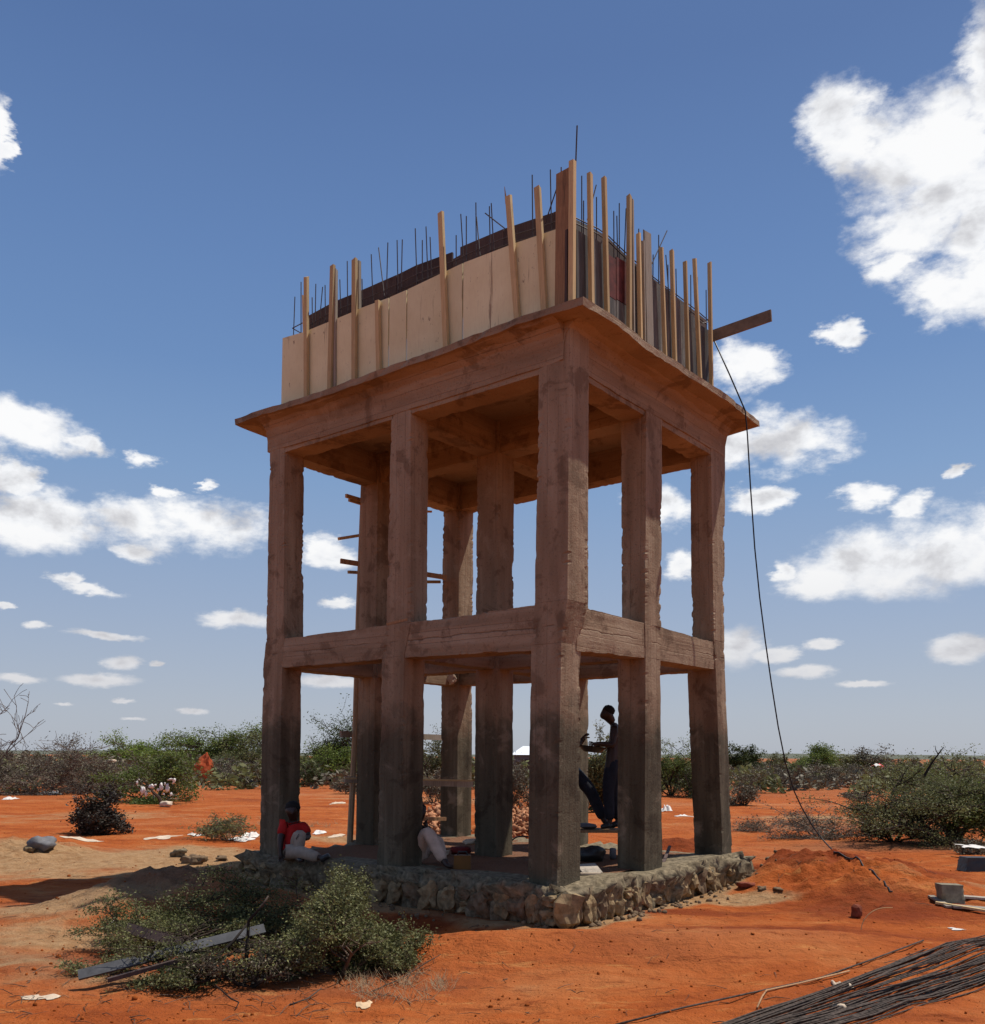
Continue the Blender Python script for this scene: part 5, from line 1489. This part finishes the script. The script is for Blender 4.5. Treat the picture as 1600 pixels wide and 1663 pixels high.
# bench the standing men work on
zb_ = ony(985, 1345, 13.2)[2]
bench = empty('work_bench', (1.5, 13.2, ZB), 'rough dark wooden trestle the two men stand on under the tower', 'trestle')
for k, dy in enumerate((-.17, .0, .17)):
    V, Fc = beam_box((0.95, 13.2 + dy, zb_ - .03), (2.15, 13.2 + dy, zb_ - .03), .155, .035, side=(0, 1, 0)); mesh_obj('plank', V, Fc, M['oldboard'], bench)
for x in (1.1, 1.95):
    for dy in (-.2, .2):
        V, Fc = beam_box((x, 13.2 + dy * 1.2, ZB - .02), (x, 13.2 + dy * .8, zb_ - .05), .06, .05); mesh_obj('leg', V, Fc, M['oldboard'], bench)
    V, Fc = beam_box((x, 12.98, zb_ - .25), (x, 13.42, zb_ - .25), .05, .04); mesh_obj('crosspiece', V, Fc, M['oldboard'], bench)
def stand3():
    y0 = 13.2; at = lambda px, py, dy=0.0: ony(px, py, y0 + dy)
    J = dict(pelvis=at(995, 1238, .02), chest=at(1002, 1192, .02), neck=at(997, 1174, .02), head=at(986, 1161), crown=at(988, 1147),
             shL=at(997, 1181, -.16), elL=at(996, 1211, -.22), wrL=at(973, 1207, -.24), haL=at(964, 1208, -.22),
             shR=at(1006, 1181, .18), elR=at(1004, 1213, .22), wrR=at(980, 1210, .16), haR=at(971, 1211, .14),
             hpL=at(992, 1243, -.09), knL=at(988, 1287, -.10), anL=at(991, 1331, -.09), toL=at(976, 1342, -.11),
             hpR=at(996, 1243, .11), knR=at(997, 1288, .13), anR=at(1004, 1331, .13), toR=at(990, 1342, .13))
    for k in ('toL', 'toR'): J[k][2] = zb_ + .022
    for k in ('anL', 'anR'): J[k][2] = zb_ + .075
    return make_person('shirtless man in dark trousers standing head bent, holding a dark pan under the tower', J, None, 'darkcloth', (-1, -.1, -.3), shoes='black')
stand3()
def stand4():
    y0 = 13.25; at = lambda px, py, dy=0.0: ony(px, py, y0 + dy)
    J = dict(pelvis=at(922, 1243), chest=at(920, 1196), neck=at(923, 1178), head=at(931, 1166), crown=at(927, 1150),
             shL=at(925, 1190, .16), elL=at(936, 1212, .2), wrL=at(944, 1207, .12), haL=at(951, 1199, .12),
             shR=at(924, 1190, -.18), elR=at(936, 1212, -.22), wrR=at(944, 1203, -.14), haR=at(950, 1195, -.12),
             hpL=at(928, 1247, .10), knL=at(960, 1286, .05), anL=at(982, 1328, .02), toL=at(994, 1342, 0),
             hpR=at(920, 1248, -.10), knR=at(924, 1292, -.12), anR=at(916, 1332, -.12), toR=at(930, 1344, -.12))
    for k in ('toL', 'toR'): J[k][2] = zb_ + .022
    J['anR'][2] = zb_ + .075; J['anL'][2] = zb_ + .085
    return make_person('man in dark trousers stepping forward, mostly hidden behind the front corner column', J, 'blackcloth', 'darkcloth', (1, -.1, -.2), shoes='black')
stand4()
# dark mixing pan
prof = [(0.0, -.05), (.12, -.05), (.20, .03), (.215, .035), (.19, .02), (.11, -.035), (0.0, -.035)]; V = []; Fc = []; c = ony(962, 1216, 13.18)
for k in range(20):
    t = 2 * math.pi * k / 20
    for r, z in prof: V.append(c + np.array([math.cos(t) * r, math.sin(t) * r * .9, z - .25 * r * math.cos(t) * .4]))
for k in range(20):
    for q in range(6): Fc.append((k * 7 + q, k * 7 + q + 1, ((k + 1) % 20) * 7 + q + 1, ((k + 1) % 20) * 7 + q))
tag(mesh_obj('mixing_pan', V, Fc, M['black'], smooth=True), 'shallow dark pan held between the two standing men', 'pan')


# ---------------------------------------------------------------- helpers for small things
def lump(name, px, py, wpx, hpx, mat, label, cat, flat=1.0, seed=1.0, rough=.3, dep=None, base=None, boxy=.3, y=None, group=None, z=None):
    P = gp(px, py) if y is None else ony(px, py, y)
    if z is not None: P[2] = z
    k = P[1] / F; w = wpx * k; h = hpx * k
    v, f = rock((P[0], P[1] + (dep or w) * .3, P[2] + h * .42), w / 2, (dep or w) / 2, h / 2 * 1.05, seed, base or ICO3, 0, rough, boxy)
    o = mesh_obj(name, v, f, M[mat], smooth=True); tag(o, label, cat, group); return o


def sheet(name, px, py, wpx, dpx, mat, label, cat, seed, amp=.03, group=None):
    """crumpled sheet of plastic on the ground, wpx wide and about dpx deep as seen"""
    P = gp(px, py); k = P[1] / F; w = wpx * k; Q = gp(px, py - dpx); d = max(.08, Q[1] - P[1]); d = min(d, w * 1.4)
    n, m_ = 14, 10; V = []; Fc = []
    for b in range(m_ + 1):
        for a in range(n + 1):
            s_, t_ = a / n - .5, b / m_
            wob = 1 + .35 * float(vnoise(seed * 3 + t_ * 3, a * .4)); x = P[0] + s_ * w * wob; y = P[1] + t_ * d + .25 * d * float(vnoise(seed + s_ * 4, t_))
            V.append((x, y, gz(x, y) + .006 + amp * .9 * abs(float(fbm(s_ * 3 + seed, t_ * 2.4, seed, 2, .45))) * min(1.0, 4 * min(s_ + .5, .5 - s_) + .15) * min(1.0, 4 * min(t_, 1 - t_) + .15)))
    for b in range(m_):
        for a in range(n): q = b * (n + 1) + a; Fc.append((q, q + 1, q + n + 2, q + n + 1))
    nv0 = len(V); V += [(x, y, z - .003) for x, y, z in V]; Fc += [tuple(nv0 + i_ for i_ in f[::-1]) for f in Fc]
    o = mesh_obj(name, V, Fc, M[mat], smooth=True); tag(o, label, cat, group); return o


# ---------------------------------------------------------------- scaffold / ladder behind the tower
sc = empty('timber_scaffold', (-2.9, 15.2, 0.0), 'rough timber pole scaffold with cross planks behind the back left column', 'scaffold')
pA, pB = ony(568, 1378, 15.1), ony(590, 786, 15.55)
V, Fc = tube([pA, vlerp(pA, pB, .3) + np.array([.02, 0, 0]), vlerp(pA, pB, .65), pB], [.052, .048, .045, .04], 7); mesh_obj('pole', V, Fc, M['pole'], sc)
pC, pD = ony(712, 1352, 16.9), ony(716, 780, 17.0)
V, Fc = tube([pC, pD], [.035, .03], 7)
V, Fc = beam_box(ony(589, 1040, 15.4), ony(591.5, 765, 15.5), .05, .05, side=(1, 0, 0)); mesh_obj('upright', V, Fc, M['batten'], sc)
for (x0, y0, d0, x1, y1, d1, w, mat) in [(562, 805, 15.3, 606, 818, 15.9, .06, 'batten'), (567, 812, 15.3, 606, 824, 15.9, .045, 'batten'), (550, 875, 15.2, 606, 866, 15.9, .05, 'batten'),
                                    (553, 911, 15.3, 725, 938, 16.2, .08, 'oldboard'), (566, 929, 15.3, 604, 931, 15.9, .05, 'batten'), (640, 945, 15.9, 715, 945, 16.5, .05, 'batten'), (640, 936, 15.9, 716, 934, 16.5, .04, 'oldboard'),
                                    (640, 828, 15.9, 701, 831, 16.3, .03, 'batten'), (553, 1192, 15.1, 724, 1198, 17.2, .10, 'greyboard'), (560, 1266, 15.1, 768, 1274, 15.95, .10, 'greyboard'), (560, 1264, 14.95, 768, 1268, 15.75, .03, 'batten'), (660, 1330, 15.5, 724, 1330, 16.0, .06, 'oldboard'),
                                    (553, 1278, 15.2, 640, 1276, 15.8, .04, 'oldboard')]:
    V, Fc = beam_box(ony(x0, y0, d0), ony(x1, y1, d1), w, .04, side=(0, 0, 1)); mesh_obj('cross_plank', V, Fc, M[mat], sc)
P = ony(733, 1103, 16.15)
v, f = rock(P, .085, .03, .075, 4.2, ICO3, .2, .5, .8); tag(mesh_obj('plaster_patch', v, f, M['offwhite']), 'pale lump of plaster stuck under the middle beam on the rear column', 'plaster')
V, Fc = beam_box(ony(628, 1014, 11.56), ony(662, 1006, 11.56), .03, .03); tag(mesh_obj('wood_scrap', V, Fc, M['oldboard']), 'short wood scrap wedged at the middle beam joint of the second front column', 'wood scrap')

# ---------------------------------------------------------------- hut
def hut():
    d = 62.0; L = ony(832, 1228, d)[0]; Rr_ = L + 4.4; zt = ony(850, 1226, d)[2]; rz_ = ony(850, 1211.5, d)[2]
    e = empty('hut', ((L + Rr_) / 2, d, 0), 'small grey hut with a bright white sheet roof, seen between the tower columns', 'hut')
    V, Fc = hexa([(L + .15, d, -.1), (Rr_ - .15, d, -.1), (Rr_ - .15, d + 3, -.1), (L + .15, d + 3, -.1), (L + .15, d, zt), (Rr_ - .15, d, zt), (Rr_ - .15, d + 3, zt), (L + .15, d + 3, zt)])
    mesh_obj('wall', V, Fc, M['hutwall'], e)
    V = [(L - .1, d - .2, zt), (Rr_ + .1, d - .2, zt), (Rr_ + .1, d + 3.2, zt), (L - .1, d + 3.2, zt), (L + .75, d + 1.3, rz_), (Rr_ - .75, d + 1.3, rz_)]
    mesh_obj('roof', V, [(0, 1, 5, 4), (1, 2, 5), (2, 3, 4, 5), (3, 0, 4), (3, 2, 1, 0)], M['roof'], e)
    V, Fc = hexa([(L + .6, d - .03, 0), (L + 1.3, d - .03, 0), (L + 1.3, d - .003, 0), (L + .6, d - .003, 0), (L + .6, d - .03, zt - .3), (L + 1.3, d - .03, zt - .3), (L + 1.3, d - .003, zt - .3), (L + .6, d - .003, zt - .3)])
    mesh_obj('door', V, Fc, M['darkboard'], e)
hut()
# termite mound
P = gp(326, 1268); k = P[1] / F; v, f = ICO3
v2 = v * np.array([.75, .6, 1.0]); t = np.clip((v2[:, 2] + 1) / 2, 0, 1); v2[:, :2] *= (1.2 - .6 * t)[:, None]; v2 *= (1 + .20 * fbm(v[:, 0] * 2, v[:, 1] * 2, v[:, 2] * 2, 3, .6))[:, None]
v2[:, 0] += .3 * t; H_ = 52 * k
tag(mesh_obj('termite_mound', v2 * np.array([27 * k, 24 * k, H_ * .50]) + P + np.array([0, 0, H_ * .32]), f, M['termite']), 'tall leaning red termite mound in front of the acacias at left', 'termite mound')
# red and white tarpaulin
P = gp(1431, 1264); k = P[1] / F; zc = ony(1431, 1247, P[1])[2]; V = []; Fc = []
for b in range(7):
    for a in range(13):
        s_ = a / 12; t_ = b / 6; x = P[0] + (s_ - .5) * 24 * k; V.append((x, P[1] - .6 + t_ * 1.2, zc + (math.sin(math.pi * (s_ * .75 + .25)) * 10 - 5 + (1 - s_) * 3) * k - abs(t_ - .5) * .35 + .03 * math.sin(a * 2.1 + b)))
for b in range(6):
    for a in range(12): Fc.append((b * 13 + a, b * 13 + a + 1, (b + 1) * 13 + a + 1, (b + 1) * 13 + a))
o = mesh_obj('tarpaulin', V, Fc, [M['plastic_red'], M['white']], smooth=True, mi=[1 if (q % 12) in (0, 1, 2, 3) and (q // 12) < 5 else 0 for q in range(len(Fc))]); tag(o, 'red and white tarpaulin draped on the scrub below the brown tree', 'tarpaulin')
for xs in (-9, 9):
    pass

# ---------------------------------------------------------------- litter and stones
lump('boulder', 62, 1382, 36, 22, 'greybag', 'rounded dark grey sack lying by the soil bank at left', 'sack', seed=2, rough=.5, boxy=.6)
lump('rock_chunk', 47, 1384, 14, 10, 'stone', 'pale angular rock at the left side of the dark grey sack', 'rock', seed=7)
sheet('white_sack', 125, 1364, 40, 7, 'offwhite', 'flattened white sack in front of the dark brush heap', 'sack', 1.3, .05)
sheet('white_sack', 251, 1363, 42, 6, 'offwhite', 'flat cream sack on the clearing midway between heap and small bush', 'sack', 4.1, .03)
sheet('plastic_bag', 402, 1360, 24, 9, 'white', 'bright white plastic bag beside the left corner column', 'plastic bag', 2.2, .10)
sheet('plastic_bag', 385, 1366, 34, 5, 'white', 'long strip of white plastic right of the small spiny bush', 'plastic bag', 5.2, .04)
sheet('plastic_bag', 312, 1357, 22, 7, 'white', 'torn white plastic at the left foot of the small spiny bush', 'plastic bag', 6.2, .07)
sheet('plastic_bag', 517, 1355, 18, 9, 'white', 'crumpled clear white bag right of the man in red', 'plastic bag', 7.7, .09)
sheet('plastic_bag', 545, 1360, 22, 6, 'offwhite', 'pale rag on the soil left of the scaffold pole', 'rag', 8.7, .05)
sheet('plastic_bag', 546, 1306, 22, 10, 'offwhite', 'pale scrap of sheeting on the clearing beyond the man in red', 'rag', 9.7, .08)
sheet('plastic_bag', 70, 1291, 26, 8, 'white', 'white plastic litter below the left dry thicket', 'plastic bag', 10.2, .22)
sheet('plastic_bag', 84, 1290, 14, 4, 'white', 'small white litter right under the left dry thicket', 'plastic bag', 11.2, .15)
sheet('plastic_bag', 8, 1299, 20, 5, 'white', 'white litter at the far left edge of the clearing', 'plastic bag', 12.2, .12)
sheet('plastic_bag', 1082, 1318, 18, 14, 'white', 'white plastic heap on the clearing between the right columns', 'plastic bag', 13.2, .25)
sheet('plastic_bag', 1112, 1326, 22, 3, 'white', 'thin white strip on the clearing left of the far right column', 'plastic bag', 14.2, .04)
sheet('plastic_bag', 1424, 1338, 26, 6, 'offwhite', 'pale rag on the brush pile left of the big bush', 'rag', 15.2, .10)
sheet('plastic_bag', 1560, 1511, 18, 5, 'white', 'small white scrap on the red soil above the rebar bundle', 'scrap', 16.2, .015)
sheet('plastic_bag', 1375, 1607, 26, 12, 'offwhite', 'crumpled translucent bag lying on the rebar bundle', 'plastic bag', 17.2, .07)
lump('plastic_bottle', 1362, 1642, 26, 12, 'offwhite', 'pale crushed bottle on the rods near the bottom edge', 'bottle', seed=9, dep=.06)
sheet('cardboard_scrap', 590, 1638, 23, 14, 'card', 'small square of tan cardboard on the soil below the brush pile', 'cardboard', 18.2, .015)
sheet('plastic_bag', 180, 1508, 22, 8, 'white', 'small white plastic scrap at the back left of the brush pile', 'scrap', 19.2, .05)
sheet('plastic_bag', 60, 1625, 52, 8, 'offwhite', 'pale dusty rag half buried at the bottom left', 'rag', 20.2, .02)
lump('rock_chunk', 180, 1238, 14, 5, 'offwhite', 'white litter caught on top of the far left hedge', 'scrap', y=44, seed=4)
# white bags hanging in the olive bush and on the stick stump below it
bg_y = gp(262, 1309)[1]
for k, (x, y, w, h) in enumerate([(226, 1266, 4, 3), (237, 1290, 4, 6), (257, 1283, 4, 5), (278, 1290, 5, 6), (266, 1290, 3, 4), (223, 1272, 5, 5), (232, 1284, 8, 12), (246, 1278, 7, 7), (252, 1275, 5, 4), (262, 1278, 6, 8), (272, 1281, 8, 10), (283, 1268, 6, 8), (276, 1266, 8, 4), (268, 1273, 4, 4)]):
    Pp = ony(x, y, bg_y - .4); kk = bg_y / F; v, f = rock(Pp, w * kk * (.3 + .25 * (k * 7 % 5) / 4), w * kk * .3, h * kk * (.35 + .25 * (k * 3 % 4) / 3), k * 3.3, ICO3, 0, .45, .1); cn_ = 1 + .38 * fbm(v[:, 0] * 14, v[:, 1] * 14, v[:, 2] * 14, 2); v = Pp + (v - Pp) * cn_[:, None]
    o = mesh_obj('hanging_plastic_bag', v, f, M['white'], smooth=True); tag(o, 'white plastic bag snagged on the twigs of the olive thorn bush', 'plastic bag', 'bags snagged in the thorn bush')
lump('sack_stump', 268, 1311, 20, 11, 'offwhite', 'grey white bundle at the foot of the bagged thorn bush', 'bundle', seed=12, rough=.3)
V, Fc = tube([ony(264, 1308, bg_y), ony(258, 1295, bg_y), ony(247, 1285, bg_y), ony(243, 1276, bg_y)], [.07, .06, .045, .03], 6); tag(mesh_obj('dead_stump', V, Fc, BK['brown']), 'bent bare trunk holding up the snagged white bags', 'trunk')
V, Fc = tube([ony(228, 1296, bg_y), ony(236, 1285, bg_y), ony(240, 1276, bg_y)], [.035, .03, .02], 5); tag(mesh_obj('dead_stick', V, Fc, BK['grey']), 'thin pale stem left of the bent trunk under the bags', 'stem')
# under the tower
def floorp(px, py): return onz(px, py, ZB)
P = floorp(751, 1411); k = P[1] / F
can = empty('yellow_canister', P, 'orange yellow plastic canister on the floor behind the middle columns', 'canister')
V, Fc = rough_prism([P + np.array(q) for q in [(-.11, -.08, 0), (.11, -.08, 0), (.11, .08, 0), (-.11, .08, 0)]], [P + np.array(q) for q in [(-.105, -.075, .17), (.105, -.075, .17), (.105, .075, .17), (-.105, .075, .17)]], 4, 4, .001, .012, 1.0); mesh_obj('canister_body', V, Fc, M['yellow'], can)
V, Fc = tube([P + np.array([-.06, 0, .165]), P + np.array([-.05, 0, .21]), P + np.array([.05, 0, .21]), P + np.array([.06, 0, .17])], .012, 6); mesh_obj('handle', V, Fc, M['black'], can)
lump('red_bundle', 748, 1392, 36, 13, 'darkred', 'dark red cloth bundle on the floor by the centre column', 'bundle', y=13.4, z=ZB, seed=21, rough=.3)
lump('red_bundle', 765, 1385, 22, 10, 'offwhite', 'pinkish folded cloth lying on the red bundle', 'cloth', y=13.55, z=ZB + .12, seed=23)
lump('cement_bag', 720, 1398, 18, 8, 'offwhite', 'small pale paper scrap left of the red bundle', 'scrap', y=13.3, z=ZB, seed=24)
lump('tool_bag', 962, 1402, 44, 26, 'black', 'black bag on the floor under the trestle', 'bag', y=12.6, z=ZB, seed=25, rough=.25)
lump('metal_bucket', 996, 1392, 12, 20, 'greybag', 'dim grey bucket standing right of the black bag', 'bucket', y=12.9, z=ZB, seed=27, boxy=.7, rough=.05)
lump('tool_bag', 955, 1340, 34, 9, 'greybag', 'grey cloth and tools lying on the left end of the trestle', 'cloth', y=13.1, z=zb_, seed=28)
pb = [onz(943, 1421, ZB + .02), onz(976, 1421, ZB + .02), onz(968, 1411, ZB + .02), onz(943, 1413, ZB + .02)]
V, Fc = hexa([*pb, *[q + np.array([0, 0, .02]) for q in pb]]); tag(mesh_obj('tile_offcut', V, Fc, M['offwhite']), 'pale board offcut on the plinth edge right of the corner column', 'board')
V, Fc = hexa([*[q + np.array([.03, .05, .022]) for q in pb], *[q + np.array([.0, .10, .06]) for q in pb]]); tag(mesh_obj('tile_offcut', V, Fc, M['greyboard']), 'grey offcut stacked on the pale board by the corner column', 'board')
V, Fc = beam_box(onz(1078, 1401, ZB), onz(1088, 1388, ZB) + np.array([0, 0, .12]), .04, .02); tag(mesh_obj('wood_scrap', V, Fc, M['darkboard']), 'short dark stick standing on the plinth between the two right columns', 'stick')
# coil of hose seen left of the front corner column
cc_ = ony(850, 1372, 15.0)
V, Fc = tube([cc_ + np.array([math.cos(t) * .2, .05 * math.sin(3 * t), math.sin(t) * .14]) for t in np.linspace(0, 5.4, 22)], .012, 6); tag(mesh_obj('hose_coil', V, Fc, M['cable']), 'loop of dark hose standing behind the corner column', 'hose')
# right side: block, planks, wrapped block, brick, wire
P = gp(1552, 1468); k = P[1] / F; w = 40 * k; h = 30 * k
V, Fc = rough_prism([P + np.array(q) for q in [(-w / 2, 0, -.02), (w / 2, 0.03, -.02), (w / 2, .2, -.02), (-w / 2, .17, -.02)]], [P + np.array(q) for q in [(-w / 2, 0.02, h), (w / 2 - .02, .05, h * .95), (w / 2 - .02, .22, h * .95), (-w / 2, .19, h)]], 7, 6, .006, .018, 4.0)
tag(mesh_obj('concrete_block', V, Fc, M['blockc']), 'greenish grey concrete block standing on edge beside the planks at right', 'block')
for (x0, y0, x1, y1, w, z, lb) in [(1543, 1474, 1640, 1482, .20, .02, 'wide grey plank lying right of the concrete block'), (1512, 1458, 1542, 1476, .075, .02, 'short grey batten pointing at the concrete block'), (1520, 1470, 1640, 1490, .05, .03, 'long pale batten in front of the wide plank at right'), (1560, 1460, 1640, 1466, .16, .03, 'second wide plank behind the concrete block')]:
    a, b = gp(x0, y0), gp(x1, y1); a[2] += z; b[2] += z; V, Fc = beam_box(a, b, w, .025); tag(mesh_obj('plank', V, Fc, M['greyboard' if w != .05 else 'batten']), lb, 'plank')
P = gp(1592, 1416); k = P[1] / F; w = 46 * k; h = 22 * k
V, Fc = rough_prism([P + np.array(q) for q in [(-w / 2, 0, -.02), (w / 2, 0, -.02), (w / 2, .3, -.02), (-w / 2, .3, -.02)]], [P + np.array(q) for q in [(-w / 2 + .05, 0.03, h), (w / 2 - .03, .03, h), (w / 2 - .03, .28, h), (-w / 2 + .05, .28, h)]], 5, 6, .012, .02, 6.0)
tag(mesh_obj('wrapped_block', V, Fc, M['black']), 'black plastic wrapped block at the right edge with white wrapping on top', 'block')
sheet('plastic_bag', 1590, 1398, 36, 6, 'white', 'white wrapping lying over the black wrapped block', 'plastic sheet', 22.2, .03).location.z = h
v, f = rock(gp(1392, 1490) + np.array([0, 0, .07]), .055, .06, .085, 5.5, ICO2, .4, .15, .8); tag(mesh_obj('brick_piece', v, f, M['clay']), 'dark red broken brick upright on the red soil', 'brick')
pts = []
for t in np.linspace(0, 1, 16):
    px = 1399 + (1450 - 1399) * t ** 1.5; py = 1510 - 36 * math.sin(min(1, t * 1.15) * math.pi / 2) ** .8; pts.append(ony(px, py, gp(1400, 1512)[1] + .02 * t))
V, Fc = tube(pts, .004, 5); tag(mesh_obj('bent_wire', V, Fc, M['batten']), 'thin tan wire arching up from the soil beside the broken brick', 'wire')
# stones beside plinth on the right
for k, (x, y, w, h, mt) in enumerate([(1141, 1450, 26, 11, 'clay'), (1212, 1443, 26, 9, 'clay'), (1125, 1450, 16, 10, 'stone'), (1035, 1478, 9, 11, 'stone'), (1155, 1446, 14, 6, 'stone2'), (1240, 1445, 18, 6, 'stone2'), (1265, 1447, 14, 5, 'stone2'), (322, 1404, 24, 14, 'stone2'), (310, 1402, 30, 13, 'stone2'), (290, 1392, 24, 12, 'mortar'), (360, 1398, 20, 9, 'stone2')]):
    lump('loose_rock', x, y, w, h, mt, ['flat dark rock lying under the right plinth face', 'dark clod at the right end of the plinth', 'pale rock just left of the flat dark rock', 'small pale stone upright before the plinth, near the front corner', 'brown rock beside the flat dark rock', 'brown clod right of the plinth end', 'small brown clod furthest right of the plinth', 'brown rock on the pale crust left of the tower', 'flat dark rock on the crest of the left bank', 'greyish rock above the left bank', 'small brown rock between left bank and plinth'][k], 'rock', seed=k * 2.7 + 1, base=ICO3, rough=.6, boxy=.6, dep=.14)

# ---------------------------------------------------------------- reinforcing rods at bottom right
rr = random.Random(12)
first = None
for k in range(46):
    t = rr.random(); edge_hi = k / 46
    # left end spreads along the bottom edge, right end fans between y=1520 and y=1590
    xs = 1120 + 230 * (1 - t) + rr.gauss(0, 12)
    L0 = gp(1150 + 210 * t, 1672 + rr.uniform(-4, 12)); R0 = gp(1665, 1502 + 76 * t + rr.gauss(0, 8))
    n_ = 14; pts = []; bow = rr.gauss(0, .05); lift = rr.uniform(0.006, .075) * (1 - abs(2 * t - 1) * .8)
    d = R0 - L0
    ext = rr.uniform(.25, 1.1); L1 = L0 - d * ext * .5; R1 = R0 + d * rr.uniform(.3, .9)
    nrm = np.array([-d[1], d[0], 0]); nrm /= np.linalg.norm(nrm)
    for q in range(n_ + 1):
        s_ = q / n_; P = L1 + (R1 - L1) * s_ + nrm * (bow * math.sin(math.pi * s_) + .01 * math.sin(7 * s_ + k))
        P[2] = gz(P[0], P[1]) + lift * (0.6 + .4 * math.sin(math.pi * s_)) + .008; pts.append(P)
    V, Fc = tube(pts, rr.uniform(.0048, .0075), 5)
    tag(mesh_obj('steel_rod', V, Fc, M['steel_rod'], smooth=True), 'dark reinforcing rod in the bundle lying across the bottom right corner', 'steel rod', 'rods of the bundle on the soil')
for k, (pp, lb) in enumerate([([(1000, 1668), (1110, 1640), (1220, 1616), (1330, 1592), (1420, 1560), (1500, 1530)], 'long thin rod straying furthest left from the rebar bundle'),
                             ([(1230, 1640), (1238, 1622), (1245, 1612), (1300, 1600), (1380, 1580)], 'rod with a kinked tan end at the left of the bundle'),
                             ([(1350, 1668), (1440, 1640), (1520, 1612), (1620, 1580)], 'single rod below the bundle, nearest the bottom right corner')]):
    pts = [gp(*q) + np.array([0, 0, .015]) for q in pp]; V, Fc = tube(pts, .007, 6); tag(mesh_obj('steel_rod', V, Fc, M['steel_rod'] if k != 1 else M['oldboard'], smooth=True), lb, 'steel rod')
